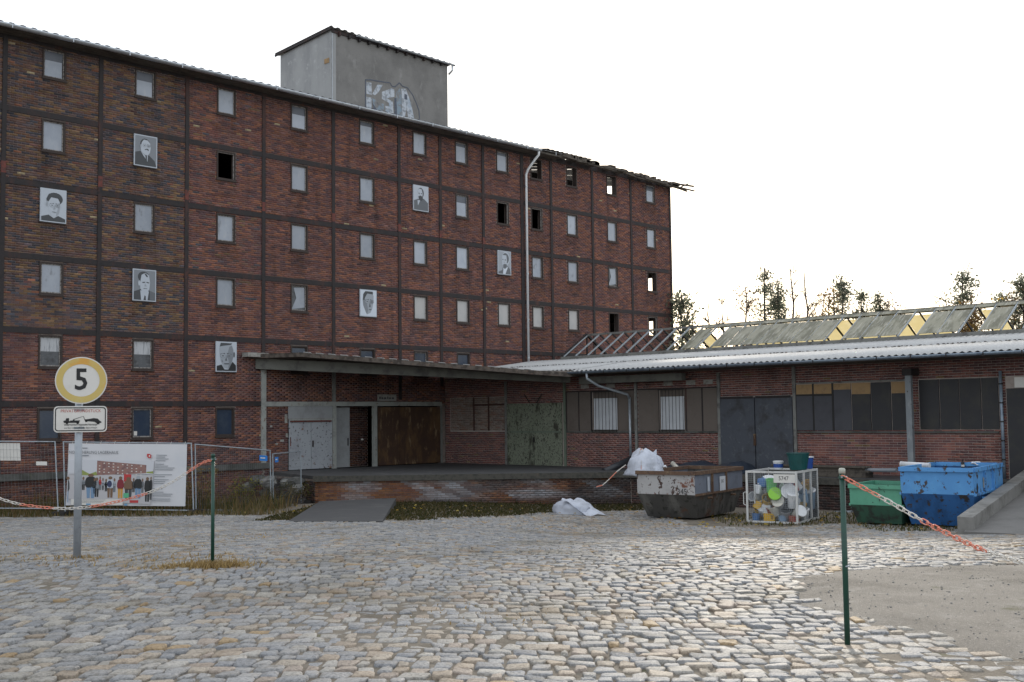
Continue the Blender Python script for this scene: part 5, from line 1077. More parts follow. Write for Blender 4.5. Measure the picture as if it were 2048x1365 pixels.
portrait('portrait photo of a balding moustached man in a dark suit on grey ground', 3, 1, 3, [('print_suit', [(-.5, 0), (.5, 0), (.42, .2), (.15, .37), (-.1, .33), (-.25, .48), (-.5, .42)], 1), ('print_shirt', [(-.24, .5), (-.02, .32), (.1, .36), (.08, .14), (-.05, .28), (-.12, .34)], 5), ('print_hair', E2(-.03, .72, .24, .2), 1), ('print_face', [(-.25, .62), (-.22, .48), (-.05, .37), (.1, .36), (.19, .46), (.23, .62), (.2, .78), (.08, .87), (-.1, .88), (-.19, .78)], 5), ('print_tie', [(-.02, .33), (.05, .34), (.06, .12), (.0, .16)], 1), ('print_moustache', [(-.06, .55), (.05, .59), (.14, .56), (.12, .51), (.04, .55), (-.04, .53)], 1)]+specs(.03, .68, .085, 3)+[('print_ear', E2(-.25, .64, .03, .06), 4)])
portrait('portrait photo of a high-browed man in jacket and tie on grey ground', 3, 3, 3, [('print_suit', [(-.5, 0), (.5, 0), (.5, .26), (.22, .33), (-.2, .36), (-.5, .27)], 1), ('print_lapel', [(.25, 0), (.5, 0), (.5, .26), (.24, .32)], 2), ('print_shirt', [(-.16, 0), (.14, 0), (.2, .3), (-.2, .32)], 5), ('print_tie', [(-.05, 0), (.07, 0), (.05, .14), (0, .16)], 1), ('print_hair', E2(-.05, .78, .27, .18), 1), ('print_face', [(-.22, .55), (-.2, .38), (-.08, .26), (.12, .25), (.22, .38), (.25, .6), (.2, .84), (.02, .92), (-.15, .84)], 5), ('print_forelock', [(-.02, .92), (.1, .86), (.16, .78), (.08, .78), (0, .86)], 1), ('print_brow', [(-.12, .6), (.02, .62), (.02, .585), (-.1, .57)], 1), ('print_brow', [(.08, .62), (.22, .6), (.2, .57), (.08, .585)], 1), ('print_nose', [(.02, .56), (.1, .46), (-.02, .46)], 4), ('print_mouth', [(-.06, .4), (.12, .4), (.1, .38), (-.05, .38)], 2), ('print_ear', E2(-.26, .56, .05, .09), 5)])
portrait('close-up portrait photo of an older man in round glasses, above the dock end', 4, 4, 5, [('print_suit', [(-.5, 0), (.5, 0), (.5, .2), (.32, .33), (.1, .05), (-.1, .05), (-.25, .22), (-.5, .17)], 0), ('print_face', [(-.36, .6), (-.3, .35), (-.15, .12), (.1, .07), (.26, .25), (.36, .5), (.36, .75), (.28, .92), (-.28, .93), (-.38, .8)], 4), ('print_shade', [(.05, .6), (.12, .3), (.1, .08), (.26, .25), (.36, .5), (.36, .75), (.28, .9), (.14, .85)], 3), ('print_hair', [(-.36, .85), (-.2, .88), (.25, .93), (.3, .98), (-.3, .99)], 1), ('print_ear', E2(.4, .58, .05, .1), 2)]+specs(-.03, .53, .14, 1, 4)+[('print_nose', [(-.02, .5), (.03, .36), (-.08, .36)], 2), ('print_mouth', [(-.15, .265), (.14, .27), (.1, .235), (-.1, .235)], 1), ('print_cheek', [(-.26, .42), (-.18, .3), (-.24, .33)], 2)])
portrait('cropped portrait photo of a slim-faced man in glasses on white ground', 6, 3, 6, [('print_face', [(-.38, .62), (-.34, .4), (-.18, .14), (-.1, .05), (.12, .12), (.25, .3), (.32, .55), (.34, .8), (.2, .95), (-.2, .95), (-.34, .8)], 4), ('print_shade', [(-.38, .66), (-.34, .4), (-.18, .14), (-.1, .05), (-.02, .2), (-.1, .5), (-.2, .64)], 3), ('print_hair', [(-.36, .62), (-.34, .85), (-.2, .97), (.28, .97), (.3, .86), (-.08, .88), (-.22, .72), (-.26, .62)], 1)]+specs(.06, .56, .13, 1, 4)+[('print_nose', [(.08, .54), (.14, .36), (.02, .34)], 2), ('print_mouth', [(0, .26), (.2, .27), (.16, .23), (.02, .23)], 2)])
portrait('portrait photo of a bearded man in dark coat on pale ground, upper row', 7, 1, 5, [('print_suit', [(-.5, 0), (.5, 0), (.5, .34), (.2, .5), (-.2, .46), (-.5, .38)], 2), ('print_shirt', [(-.25, .4), (-.05, .42), (-.22, .18)], 5), ('print_hair', E2(-.02, .72, .22, .22), 1), ('print_face', [(-.24, .68), (-.2, .52), (-.05, .45), (.08, .5), (.12, .7), (.05, .88), (-.12, .9), (-.22, .82)], 5), ('print_beard', [(-.2, .56), (-.02, .62), (.12, .56), (.14, .46), (0, .38), (-.12, .42)], 1), ('print_eye', E2(-.14, .7, .05, .02), 1), ('print_eye', E2(.03, .7, .05, .02), 1), ('print_nose', [(-.1, .7), (-.06, .6), (-.13, .6)], 4)])
portrait('pale faded portrait photo of a bearded man with light halo, left of the downpipe', 9, 2, 4, [('print_halo', E2(.12, .7, .32, .3), 5), ('print_suit', [(-.5, 0), (.5, 0), (.44, .24), (.28, .36), (-.15, .28), (-.2, .16), (-.5, .08)], 2), ('print_shirt', [(-.14, 0), (.06, 0), (.28, .32), (-.1, .28)], 6), ('print_hair', E2(.08, .7, .28, .24), 2), ('print_face', [(-.22, .62), (-.2, .42), (-.05, .32), (.14, .38), (.2, .6), (.14, .84), (-.18, .84)], 5), ('print_beard', [(-.12, .42), (.02, .45), (.18, .44), (.16, .3), (.02, .22), (-.1, .28)], 2), ('print_eye', E2(-.14, .64, .05, .025), 2), ('print_eye', E2(.06, .63, .07, .025), 2), ('print_nose', [(-.06, .62), (0, .48), (-.08, .48)], 4)])

# ------------------------------------------------------------------ waste skips
def skip(label, loc, rz, L, W, H, m_up, m_lo, m_side, m_rim, band=.5, slope=.42, group='waste skips'):
    t = thing('waste_skip', label, 'skip', loc, rz, group); hw = W/2; zb = H*(1-band); bw = hw*.86
    P = lambda x, y, z: (x, y, z)
    T = [P(0, -hw, H), P(0, hw, H), P(L, hw, H), P(L, -hw, H)]; Mi = [P(.02, -hw, zb), P(.02, hw, zb), P(L-.02, hw, zb), P(L-.02, -hw, zb)]
    B = [P(slope, -bw, .04), P(slope, bw, .04), P(L-slope, bw, .04), P(L-slope, -bw, .04)]
    MB().add([T[0], T[1], Mi[1], Mi[0]], [(0, 3, 2, 1)]).add([(x+.03, y*.97, z) for x, y, z in (T[0], T[1], Mi[1], Mi[0])], [(0, 1, 2, 3)]).build('front_panel', m_up, t)
    MB().add([Mi[0], Mi[1], B[1], B[0]], [(0, 3, 2, 1)]).build('lower_front', m_lo, t)
    MB().add([T[3], T[2], Mi[2], Mi[3]], [(0, 1, 2, 3)]).add([Mi[3], Mi[2], B[2], B[3]], [(0, 1, 2, 3)]).build('rear_panel', m_lo, t)
    for s, (i, j) in ((-1, (0, 3)), (1, (1, 2))):
        f_ = [(0, 1, 2, 3)] if s < 0 else [(3, 2, 1, 0)]
        MB().add([T[i], T[j], Mi[j], Mi[i]], f_).build('side_panel', m_side, t)
        MB().add([Mi[i], Mi[j], B[j], B[i]], f_).build('lower_side', m_lo, t)
        for x in (L*.33, L*.62): MB().bar((x, s*(hw+.025), zb), (x, s*(hw+.025), H-.04), .07, .05).build('side_rib', m_rim, t)
        MB().bar((.03, s*(hw+.012), zb), (L-.03, s*(hw+.012), zb), .05, .06).build('side_rail', m_rim, t)
        for x in (L*.26, L*.74): MB().tube([(x, s*(hw+.0), zb-.12), (x, s*(hw+.14), zb-.12)], .035, 8).build('lifting_lug', m_rim, t)
    MB().add(B, [(3, 2, 1, 0)]).build('floor', m_lo, t)
    r = MB(); a = .045
    r.bar((-.02, -hw-.02, H), (-.02, hw+.02, H), .08, .1); r.bar((L+.02, -hw-.02, H), (L+.02, hw+.02, H), .08, .1)
    r.bar((.02, -hw-.01, H), (L-.02, -hw-.01, H), .08, .1); r.bar((.02, hw+.01, H), (L-.02, hw+.01, H), .08, .1); r.build('rim', m_rim, t)
    MB().add([(.05, -hw*.95, H*.72), (L-.05, -hw*.95, H*.72), (L-.05, hw*.95, H*.72), (.05, hw*.95, H*.72)], [(0, 1, 2, 3)]).build('rubbish_fill', K['dark'], t)
    return t
K['sk_white'] = M('chipped_white_paint', (.4, .39, .39), [((.33, .32, .32), 2, .45, .7, None), ((.06, .035, .028), 6, .55, .58, None), ((.16, .06, .035), 2.6, .57, .64, None)], .65)
K['sk_grey'] = M('grubby_dark_steel', (.06, .057, .053), [((.13, .125, .115), 1.6, .48, .66, (1, 1, .3)), ((.11, .05, .03), 2.5, .56, .66, None), ((.025, .025, .022), 5, .54, .64, None)], .7)
K['sk_side'] = M('blue_grey_paint', (.17, .19, .235), [((.13, .145, .18), 3, .45, .7, None), ((.09, .05, .035), 6, .68, .74, None)], .55)
K['sk_rust'] = M('rusted_rim', (.12, .07, .045), [((.22, .15, .09), 6, .5, .7, None), ((.06, .04, .035), 9, .5, .7, None)], .85)
K['sk_blue'] = M('chipped_blue_paint', (.08, .27, .58), [((.1, .32, .64), 2, .45, .7, None), ((.05, .04, .04), 5, .575, .605, None), ((.12, .07, .05), 2.2, .64, .7, (1, 1, .4)), ((.16, .33, .5), 1.2, .55, .75, None)], .6)
K['sk_blue2'] = M('grimy_deep_blue_paint', (.03, .13, .35), [((.018, .08, .22), 2, .45, .7, (1, 1, .4)), ((.03, .028, .03), 4.5, .55, .62, None), ((.06, .045, .035), 9, .58, .64, None)], .55)
K['sk_green'] = M('mint_green_paint', (.1, .33, .22), [((.085, .28, .185), 2, .45, .7, None), ((.02, .03, .022), 5, .62, .65, None)], .5)
K['sk_green2'] = M('grimy_green_paint', (.035, .1, .065), [((.03, .032, .028), 3, .45, .62, None)], .6)
g_ = skip('battered grey and white waste skip numbered 345 with rusty rim', GS[:3], GS[3], 3.3, 1.75, 1.28, K['sk_white'], K['sk_grey'], K['sk_side'], K['sk_rust'], .46, .38)
text_obj('345', .22, K['ink'], g_, (-.045, -.52, .78), (math.pi/2, 0, -math.pi/2), 'number', sx=.9)
lb = MB().box(1.6, -.905, .72, 2.0, -.9, 1.12).build('label_sheet', K['whiteboard'], g_)
text_obj('BIG', .13, K['ink'], lb, (1.8, -.907, .98), FR, 'lettering', sx=.9)
MB().box(.78, -.905, .75, .92, -.9, 1.15).build('label_strip', K['g5'], g_)
s2 = skip('small mint green skip with dark lower half, left of the blue one', GN[:3], GN[3], 1.7, 1.32, .98, K['sk_green'], K['sk_green2'], K['sk_green2'], K['sk_green'], .48, .25)
s3 = skip('large bright blue waste skip with chipped paint beside the ramp', BN[:3], BN[3], 3.2, 1.72, 1.42, K['sk_blue'], K['sk_blue2'], K['sk_blue'], K['sk_blue'], .42, .4)
dm = MB(); dm.prism([(.35, -.875, 1.1), (.43, -.875, .98), (.35, -.875, .86), (.27, -.875, .98)], (0, .004, 0)); dm.build('diamond_mark', K['ink'], s3)
MB().box(.95, -.88, .95, 1.2, -.872, 1.2).build('faded_sticker', K['plaster'], s3)

# ------------------------------------------------------------------ mesh cage and plastic waste
def cage():
    o, rz, W, D, H = CG
    t = thing('mesh_cage', 'white framed wire cage numbered 5747 full of plastic containers', 'cage', o, rz)
    F = K['cagewhite']; hw = W/2
    for x, y in ((0, -hw), (0, hw), (D, -hw), (D, hw), (D*.35, -hw), (D*.68, -hw), (.03, hw-.1)):
        if (x, y) == (.03, hw-.1): MB().bar((.05, hw*.72, .5), (.05, hw*.72, H-.06), .03, .03).build('cage_brace', F, t); continue
        MB().bar((x, y, 0), (x, y, H), .05, .05).build('cage_upright', F, t)
    for z in (.03, H-.03):
        for a, b in (((0, -hw, z), (0, hw, z)), ((D, -hw, z), (D, hw, z)), ((0, -hw, z), (D, -hw, z)), ((0, hw, z), (D, hw, z))): MB().bar(a, b, .045, .05).build('cage_rail', F, t)
    m = MB(); 
    for i in range(1, int(W/.05)): m.bar((-.005, -hw+i*.05, .04), (-.005, -hw+i*.05, H-.04), .0035, .0035)
    for i in range(1, int(H/.05)): m.bar((-.005, -hw, i*.05), (-.005, hw, i*.05), .0035, .0035); m.bar((0, -hw-.005, i*.05), (D, -hw-.005, i*.05), .0035, .0035)
    for i in range(1, int(D/.05)): m.bar((i*.05, -hw-.005, .04), (i*.05, -hw-.005, H-.04), .0035, .0035)
    m.build('wire_mesh', K['galv'], t)
    MB().box(0, -hw, -.0, D, hw, .02).build('cage_floor', K['sk_grey'], t)
    MB().box(D-.03, -hw, .03, D-.02, hw, H-.05).build('rear_sheet', K['sk_grey'], t)
    pl = MB().box(-.025, -hw+.03, H-.3, -.015, -hw+.6, H-.08).build('number_plate', K['signwhite'], t); text_obj('5747', .15, K['ink'], pl, (-.028, -hw+.33, H-.19), (math.pi/2, 0, -math.pi/2), 'number', sx=.9)
    MB().tube([(-.03, hw+.03, .45), (-.03, hw+.09, .48), (-.03, hw+.09, .78), (-.03, hw+.03, .8)], .012, 6).build('latch_handle', F, t)
    return t
K['cagewhite'] = M('worn_white_tube', (.55, .55, .54), [((.35, .33, .31), 7, .55, .7, None)], .5)
cage()
for nm, c_ in dict(p_white=(.62, .63, .65), p_cream=(.55, .53, .47), p_lime=(.22, .5, .04), p_lgreen=(.16, .5, .16), p_yellow=(.65, .38, .02), p_gold=(.45, .28, .05), p_blue=(.06, .16, .38), p_lblue=(.22, .32, .45), p_red=(.42, .04, .03), p_black=(.02, .02, .022), p_grey=(.28, .28, .29), p_dblue=(.02, .07, .3), p_teal=(.008, .07, .07), p_brick=(.3, .08, .04)).items():
    K[nm] = M('plastic_'+nm[2:], c_, [(tuple(q*.8 for q in c_), 5, .45, .7, None)], .4)
def cpos(x, y, z):
    o, rz, W, D, H = CG; return (o[0]+math.cos(rz)*x-math.sin(rz)*y, o[1]+math.sin(rz)*x+math.cos(rz)*y, o[2]+z)
def bucket(label, p, rot, r1, r2, h, col, lid=None, cat='bucket', band=None, handle=True, name='plastic_bucket', world=False):
    t = thing(name, label, cat, p if world else cpos(*p), 0, None, rot=(rot[0], rot[1], rot[2]+(0 if world else CG[1])))
    prof = [(r1*.96, 0), (r1, .01), (r2, h-.02), (r2*1.06, h-.018), (r2*1.06, h)]
    b = MB().lathe(prof+[(r2*.97, h), (r1*.93, .02)], 18).build('body', K[col], t, smooth=False)
    if lid: MB().lathe([(0, h+.002), (r2*1.08, h+.002), (r2*1.08, h+.025), (r2*.9, h+.03), (0, h+.03)], 18).build('lid', K[lid], t)
    if band: MB().lathe([(r1+(r2-r1)*.25+.002, h*.25), (r1+(r2-r1)*.75+.002, h*.75)], 18).build('label_band', K[band], t)
    if handle: MB().tube([(r2*1.05*math.cos(a), -.02-r2*.3*math.sin(a), h*.92-r2*.75*math.sin(a)) for a in [math.pi*k/8 for k in range(9)]], .004, 5).build('handle', K['galv'], t)
    return t
def canister(label, p, rot, sx, sy, sz, col, cap='p_black', cat='canister', name='plastic_canister', slots=False):
    t = thing(name, label, cat, cpos(*p), 0, None, rot=(rot[0], rot[1], rot[2]+CG[1])); m = MB(); a, b = sx/2, sy/2; c = min(a, b)*.3
    ring = lambda q, z: [(a*q-c, -b*q, z), (a*q, -b*q+c, z), (a*q, b*q-c, z), (a*q-c, b*q, z), (-a*q+c, b*q, z), (-a*q, b*q-c, z), (-a*q, -b*q+c, z), (-a*q+c, -b*q, z)]
    R_ = [ring(.9, 0), ring(1, .03), ring(1, sz*.82), ring(.8, sz)] if not slots else [ring(.92, 0), ring(1, .02), ring(1.04, sz)]
    vs = sum(R_, []); n = 8
    m.add(vs, [(i*n+j, i*n+(j+1) % n, (i+1)*n+(j+1) % n, (i+1)*n+j) for i in range(len(R_)-1) for j in range(n)]+[tuple(range(n))[::-1], tuple((len(R_)-1)*n+j for j in range(n))]); m.build('body', K[col], t)
    if not slots: MB().lathe([(0, 0), (.03, 0), (.03, .04), (0, .04)], 10, (a*.4, 0, sz)).build('cap', K[cap], t); MB().bar((-a*.5, 0, sz+.035), (a*.15, 0, sz+.035), .03, .025).build('handle', K[col], t)
    else:
        for i in range(4): MB().box(-a*1.02, -b+.1*i*2*b/.8*.4+.02, sz*.3, -a*1.0-.004, -b+.1*i*2*b/.8*.4+.05, sz*.8).build('slot', K[cap], t)
    return t
hw_ = CG[2]/2; PI = math.pi
Yc = lambda f: hw_-f*CG[2]            # 0 = left, 1 = right across the cage front
canister('blue plastic box in the upper left of the mesh cage', (.3, Yc(.24), .9), (0, .2, .2), .24, .26, .24, 'p_blue', 'p_blue')
canister('white canister under the blue box in the cage', (.14, Yc(.17), .74), (.1, .2, 0), .16, .18, .24, 'p_white', 'p_white')
bucket('tall light green bucket at the top of the cage, left of its number plate', (.2, Yc(.44), .78), (.1, -.15, 0), .11, .15, .36, 'p_lgreen')
bucket('lime green bucket tipped toward the wire in the middle of the cage', (.28, Yc(.5), .66), (0, -1.2, .3), .13, .16, .3, 'p_lime', 'p_lime')
bucket('white bucket with wire bail lying at the left of the cage', (.28, Yc(.1), .62), (0, -1.25, -.2), .1, .12, .2, 'p_white')
bucket('gold-yellow bucket below the lime green one', (.3, Yc(.33), .44), (.2, -.7, .2), .14, .16, .28, 'p_gold')
canister('small bright yellow canister at the left wire of the cage', (.12, Yc(.14), .36), (.5, .2, .2), .12, .2, .2, 'p_yellow', 'p_black')
bucket('big white pail lying below the number plate', (.4, Yc(.72), .72), (.3, -1.2, .1), .16, .19, .34, 'p_white', 'p_white')
bucket('white pail lying in the very middle of the cage', (.33, Yc(.62), .46), (-.4, -1.1, .4), .14, .16, .3, 'p_white', 'p_cream')
bucket('white pail standing at the right front corner of the cage', (.17, Yc(.87), .42), (.15, -.3, 0), .12, .14, .36, 'p_white', 'p_white')
canister('white box with red print in the lower left of the cage', (.16, Yc(.35), .24), (0, .1, .1), .18, .26, .24, 'p_white', 'p_red')
MB_ = None
bucket('dull red bucket beside the red-printed white box', (.2, Yc(.42), .2), (.1, -.4, 0), .09, .11, .22, 'p_brick')
bucket('pale bucket left of the dark crate in the cage', (.2, Yc(.55), .22), (-.3, -.5, 0), .12, .14, .28, 'p_cream')
canister('black slotted crate in the lower middle of the cage', (.24, Yc(.75), .32), (.2, .2, .3), .26, .26, .16, 'p_black', 'p_grey', 'crate', 'plastic_crate', True)
bucket('pinkish white tub lying at the lower right of the cage', (.28, Yc(.9), .2), (.5, -1.0, .3), .13, .15, .28, 'p_cream', 'p_white')
bucket('grey pot leaning at the bottom of the cage', (.24, Yc(.7), .1), (.2, -.5, 0), .12, .14, .28, 'p_grey', None, 'pot')
canister('bright yellow slotted box on the cage floor', (.16, Yc(.41), .03), (0, 0, 0), .2, .3, .22, 'p_yellow', 'p_gold', 'box', 'plastic_box', True)
bucket('small blue tub in the lower left corner of the cage', (.15, Yc(.13), .03), (0, 0, 0), .09, .11, .2, 'p_blue')
bucket('pale blue-grey tub on the cage floor', (.13, Yc(.68), .03), (0, 0, 0), .1, .12, .18, 'p_lblue')
canister('orange-red slotted crate on the floor at the right of the cage', (.16, Yc(.9), .03), (0, 0, 0), .24, .24, .18, 'p_brick', 'p_red', 'crate', 'plastic_crate', True)
bucket('white pail in the lower left behind the yellow box', (.34, Yc(.23), .2), (.2, -.8, 0), .11, .13, .26, 'p_white', 'p_white')
bucket('red funnel-shaped tub by the right wire of the cage', (.42, Yc(.93), .86), (0, -1.0, -.6), .04, .12, .2, 'p_red', None, 'tub', None, False)
bucket('white bucket with blue inside at the upper right of the cage', (.62, Yc(.9), .86), (0, -.7, -.8), .12, .14, .26, 'p_white', 'p_lblue')
bucket('grey-blue tub against the right wire of the cage', (.85, Yc(.9), .5), (.3, -.4, -.8), .17, .19, .34, 'p_lblue')
canister('ochre can against the right wire of the cage', (.72, Yc(.9), .3), (.3, 0, .3), .2, .2, .24, 'p_gold', 'p_black')
bucket('light green pail low on the right side of the cage', (.6, Yc(.9), .16), (0, -.9, -.7), .1, .12, .24, 'p_lgreen')
bucket('white pail low on the right side of the cage', (.95, Yc(.9), .06), (.1, -.3, 0), .12, .14, .26, 'p_white', 'p_white')
bucket('pale blue drum at the far right end of the cage', (1.6, Yc(.82), .3), (.1, -.3, 0), .2, .22, .5, 'p_lblue', 'p_white', 'drum')
bucket('yellow tub at the far right end of the cage', (1.4, Yc(.9), .85), (.2, -.6, -.5), .1, .12, .2, 'p_yellow', None, 'tub')
bucket('white pail at the upper middle of the cage behind the number plate', (.5, Yc(.62), .86), (.3, -.9, .5), .14, .16, .3, 'p_white')
bucket('white pail in the top left behind the blue box', (.6, Yc(.3), .82), (.1, -.5, 0), .15, .17, .34, 'p_white', 'p_white')
bucket('white pail in the left middle behind the wire-bail bucket', (.5, Yc(.22), .5), (-.3, -.9, .2), .15, .17, .3, 'p_white')
bucket('cream pail in the lower middle behind the grey pot', (.5, Yc(.6), .2), (.2, -.9, .2), .15, .17, .3, 'p_cream')
bucket('yellow pail at the lower left behind the small blue tub', (.45, Yc(.15), .16), (.1, -.7, 0), .12, .14, .28, 'p_yellow')
bucket('white pail in the right middle of the cage', (.55, Yc(.85), .5), (-.2, -.9, -.3), .15, .17, .3, 'p_white', 'p_white')
bucket('dark teal tub at the back of the cage', (.95, Yc(.5), .3), (.2, 0, 0), .2, .24, .5, 'p_teal')
bucket('white tub at the back left of the cage', (.9, Yc(.15), .2), (.2, -.2, 0), .2, .22, .45, 'p_cream')
ct = CG[4]
bucket('white paint bucket with blue label standing on the left of the cage top', (.9, Yc(.42), ct), (0, 0, 0), .12, .135, .2, 'p_white', 'p_white', 'bucket', 'p_dblue')
bucket('dark green round planter tub standing on the cage top', (.85, Yc(.84), ct), (0, 0, 0), .22, .3, .45, 'p_teal', None, 'planter', None, False, 'planter_tub')
bucket('blue bucket with white lid standing at the right end of the cage top', (1.5, Yc(.86), ct), (0, 0, 0), .15, .18, .3, 'p_dblue', 'p_white', 'bucket')
def sack(name, label, cat, base, S_, mat, seed, extra=None, rz=0.0):
    rd = random.Random(seed); t = thing(name, label, cat, base, rz); n, k = 22, 12; vs = []; ph = [rd.uniform(0, 6.28) for _ in range(8)]
    for i in range(k+1):
        v = i/k
        for j in range(n):
            a = 2*math.pi*j/n; W_ = S_.get('w', 1.0); r = S_['prof'](v)*(1+W_*.06*math.sin(3*a+ph[0]+2*v)+W_*.05*math.sin(5*a+ph[1]-3*v)+W_*.035*math.sin(9*a+ph[2]+6*v)+rd.uniform(-.03, .03))
            vs.append((S_['sx']*r*math.cos(a)+S_.get('lx', 0)*v, S_['sy']*r*math.sin(a)+S_.get('ly', 0)*v, S_['h']*v*(1+(W_-1)*.14*math.sin(2*a+ph[3])*v)))
    fs = [(i*n+j, i*n+(j+1) % n, (i+1)*n+(j+1) % n, (i+1)*n+j) for i in range(k) for j in range(n)]+[tuple(range(n))[::-1], tuple(k*n+j for j in range(n))]
    MB().add(vs, fs).build('body', mat, t, smooth=True); return t
K['sackcloth'] = M('woven_white_plastic', (.5, .53, .61), [((.36, .38, .43), 3, .45, .68, None), ((.6, .62, .68), 10, .55, .75, None)], .55, bump=(14, .5, .03))
K['clear'] = M('cloudy_plastic_film', (.28, .3, .33), [((.16, .18, .2), 3, .45, .65, None), ((.4, .42, .45), 7, .58, .75, None)], .25)
def tape(parent, pts, w_=.02):
    for i, (a, b) in enumerate(zip(pts[:-1], pts[1:])): MB().bar(a, b, .006, w_).build('tape_strip', K['link_red'] if i % 2 else K['link_white'], parent)
sk = sack('big_white_sack', 'bulging white sack with knotted top resting on the grey skip', 'sack', SK1, dict(prof=lambda v: (1.12-.42*v)*(1 if v < .8 else 1-.55*((v-.8)/.2)), sx=.42, sy=.52, h=.68, ly=.05, w=2.0), K['sackcloth'], 5, rz=.2)
m = MB(); m.add([(0, -.1, .5), (.1, -.3, .72), (0, -.38, .74), (-.05, -.4, .55), (-.1, -.6, .3)], [(0, 1, 2, 3), (0, 3, 4)]); m.build('flap', K['sackcloth'], sk)
tape(sk, [(-.1, .12, .6), (-.14, .06, .72), (-.16, .0, .76), (-.14, -.04, .68), (-.18, -.1, .62)], .03); tape(sk, [(-.42, -.1, .45), (-.46, -.12, .3), (-.46, -.12, .15)], .04)
tape(sk, [(-.2, .5, .3), (-.3, .75, .1), (-.35, .95, -.1), (-.4, 1.15, -.28), (-.4, 1.35, -.33)], .025)
s4 = sack('white_sack', 'flat white sack lying on the cobbles before the dock', 'sack', SK2, dict(prof=lambda v: (1.0-.1*v)*(1 if v < .5 else math.sqrt(max(.05, 1-((v-.5)/.5)**2))), sx=.42, sy=.66, h=.42, w=1.6), K['sackcloth'], 8, rz=.0)
nx = 9; vs = []
for i in range(nx):
    u = i/(nx-1); y = .12-u*.95; z = .36-.32*u**1.1+.02*math.sin(u*9)
    for j in range(6): w_ = j/5; vs.append((-.4+.62*w_-.1*u, 1.25*y+.08*math.sin(w_*5), max(.015, 1.2*z+.05*math.sin(w_*7+u*4)-.1*(1-w_)*u)))
MB().add(vs, [(i*6+j, i*6+j+1, (i+1)*6+j+1, (i+1)*6+j) for i in range(nx-1) for j in range(5)]).build('loose_flap', K['sackcloth'], s4, smooth=True)

# ------------------------------------------------------------------ odds and ends on dock and skips
def tube_thing(name, label, cat, a, b, r, mat, hollow=True):
    a = Vector(a); b = Vector(b); t = broot(name, label, cat, tuple(a)); MB().tube([a, b], r, 12).build('tube', mat, t, smooth=True)
    d = (b-a).normalized()
    for p, s in ((a, -1), (b, 1)): MB().tube([p+d*s*.001, p+d*s*.02], r*1.08, 12).build('rim', mat, t)
    return t
K['darkplastic'] = M('dark_plastic_pipe', (.035, .038, .045), rough=.45); K['paper'] = M('pale_paper_roll', (.62, .63, .66), [((.5, .51, .54), 5, .5, .7, None)], .7)
tube_thing('dark_pipe', 'dark grey plastic pipe sticking out over the dock edge behind the sack', 'pipe', (31.899, 26.323, -0.395), (33.458, 26.108, 0.078), .12, K['darkplastic'])
tube_thing('cardboard_tube', 'pale cardboard tube leaning out of the grey skip', 'tube', (28.478, 20.463, -0.100), (29.119, 21.222, 0.103), .07, K['p_cream'])
tube_thing('paper_roll', 'long white roll of paper on the rim of the blue skip', 'roll', (28.829, 13.582, 0.253), (28.850, 12.843, 0.229), .075, K['paper'])
tube_thing('long_grey_pipe', 'long pale grey pipe lying on the dock against the shed', 'pipe', (32.300, 17.639, -0.135), (32.100, 15.300, -0.086), .06, K['g3'])
tube_thing('short_grey_pipe', 'short pale pipe end low behind the green skip', 'pipe', (30.900, 16.641, -1.334), (30.900, 16.144, -1.295), .07, K['g3'])
def bottle():
    p = (30.170, 12.500, 0.103); t = thing('bottle', 'small dark bottle with white label on the rim of the blue skip', 'bottle', p)
    MB().lathe([(.04, 0), (.042, .02), (.042, .14), (.02, .19), (.016, .25), (.02, .255), (.0, .26)], 12).build('glass_body', K['iron'], t, smooth=True); MB().lathe([(.0435, .06), (.0435, .11)], 12).build('label_band', K['signwhite'], t)
bottle()
def rag(label, p, s, seed, mat, name='crumpled_sheet', cat='sheet'):
    t = thing(name, label, cat, p); blob(MB(), (0, 0, s*.3), (s, s*.8, s*.35), seed, 10, 5, .35).build('folds', mat, t); return t
rag('crumpled white sheet beside the bottle on the blue skip', (30.409, 12.246, 0.179), .17, 4, K['paper']); rag('small white scrap of foil on the rim of the grey skip', (27.674, 20.561, 0.022), .16, 6, K['paper'])
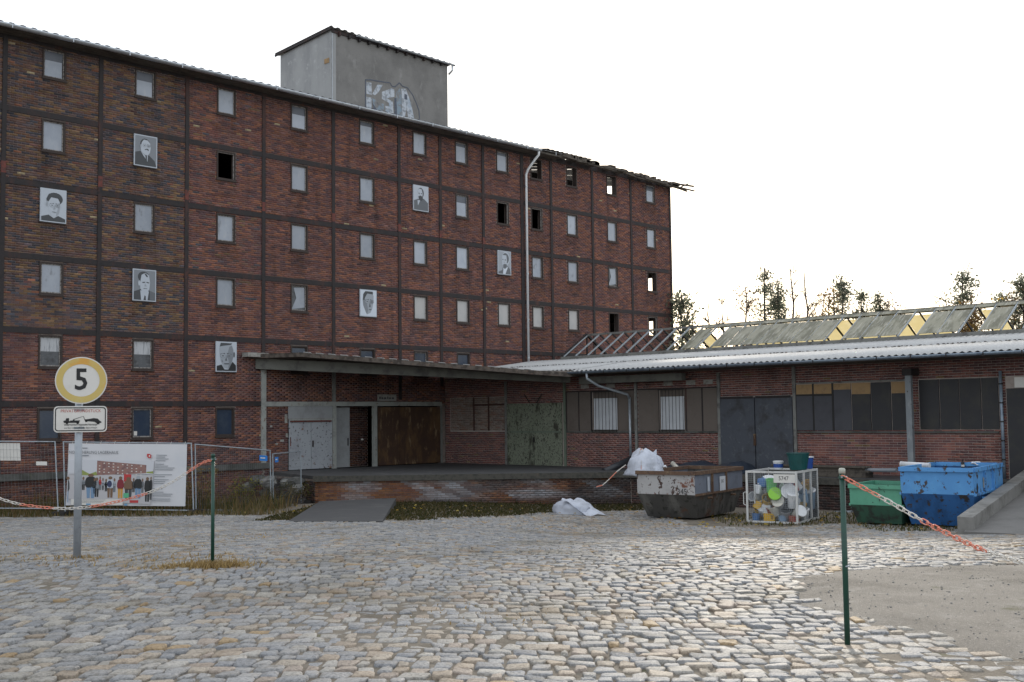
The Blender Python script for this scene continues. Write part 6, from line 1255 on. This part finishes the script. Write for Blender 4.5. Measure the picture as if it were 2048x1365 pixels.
def pile():
    for i, (a, b, w_, h, lb) in enumerate((((32.2, 16.2, -.24), (32.2, 19.6, -.24), .5, .18, 'stack of dark planks lowest on the dock behind the green skip'), ((32.15, 16.3, -.08), (32.15, 19.3, -.08), .34, .12, 'weathered beam on top of the dark planks on the dock'))):
        t = broot('timber_beam', lb, 'timber', a); MB().bar(a, b, w_, h).build('beam', K['timber'], t)
        for k in range(3): MB().bar((a[0]-.2+.18*k, a[1]-.1, a[2]+h*.55), (a[0]-.2+.18*k, b[1]+.1-.2*k, a[2]+h*.55), .12, .05).build('plank', K['timber'], t)
    t = broot('dark_tarpaulin', 'low dark blue tarpaulin heap on the dock behind the grey skip', 'tarpaulin', (32.4, 22.0, FLOOR))
    m = MB(); n = 14; vs = []
    for i in range(n+1):
        y = 20.6+i*.24
        for j in range(6): vs.append((31.9+j*.3, y, FLOOR+(.32+.08*math.sin(i*.9)+.03*math.sin(i*2.3+j)) * math.sin(math.pi*min(1, max(0, (j+.35)/5.7)))*(1 if 0 < i < n else .1)))
    m.add(vs, [(i*6+j, i*6+j+1, (i+1)*6+j+1, (i+1)*6+j) for i in range(n) for j in range(5)]); m.build('sheet', K['tarp'], t, smooth=True)
K['tarp'] = M('dark_blue_tarp', (.025, .035, .055), [((.04, .05, .07), 3, .45, .7, None)], .5)
pile()
def shrub():
    for lb, p, n, h, pal, sd, nm in (('low shrub with yellow-green leaves behind the third fence panel', (20.260, 31.934, -1.167), 12, 1.0, np.array([(.3, .28, .05), (.22, .2, .05), (.12, .12, .04)]), 3, 'yellow_shrub'), ('pale feathery dry weed beside the banner behind the fence', (18.302, 31.063, -1.043), 10, 1.3, STRAW*.7, 5, 'dry_weed'), ('scrubby dark green bush at the foot of the dock corner', (23.082, 32.625, -1.196), 10, .7, OLIVE, 6, 'green_bush')):
        zb = gz(p[0], p[1]); t = broot(nm, lb, 'shrub', (p[0], p[1], zb)); m = MB(); rd = random.Random(sd); cen = []
        for i in range(n):
            e = Vector((p[0]+rd.uniform(-.6, .6), p[1]+rd.uniform(-.5, .5), zb+h*rd.uniform(.5, 1))); m.tube([(p[0]+rd.uniform(-.15, .15), p[1], zb-.05), tuple(e.lerp(Vector(p), .4)), tuple(e)], [.012, .009, .004], 4); cen += [tuple(e), tuple(e.lerp(Vector((p[0], p[1], zb)), .35))]
        m.build('stems', K['bark'], t); V, F, c = leafcloud(cen, [.22]*len(cen), 26, .035 if nm != 'dry_weed' else .05, pal); raw_mesh('foliage', V, F, K['leaf'], t, c)
shrub()
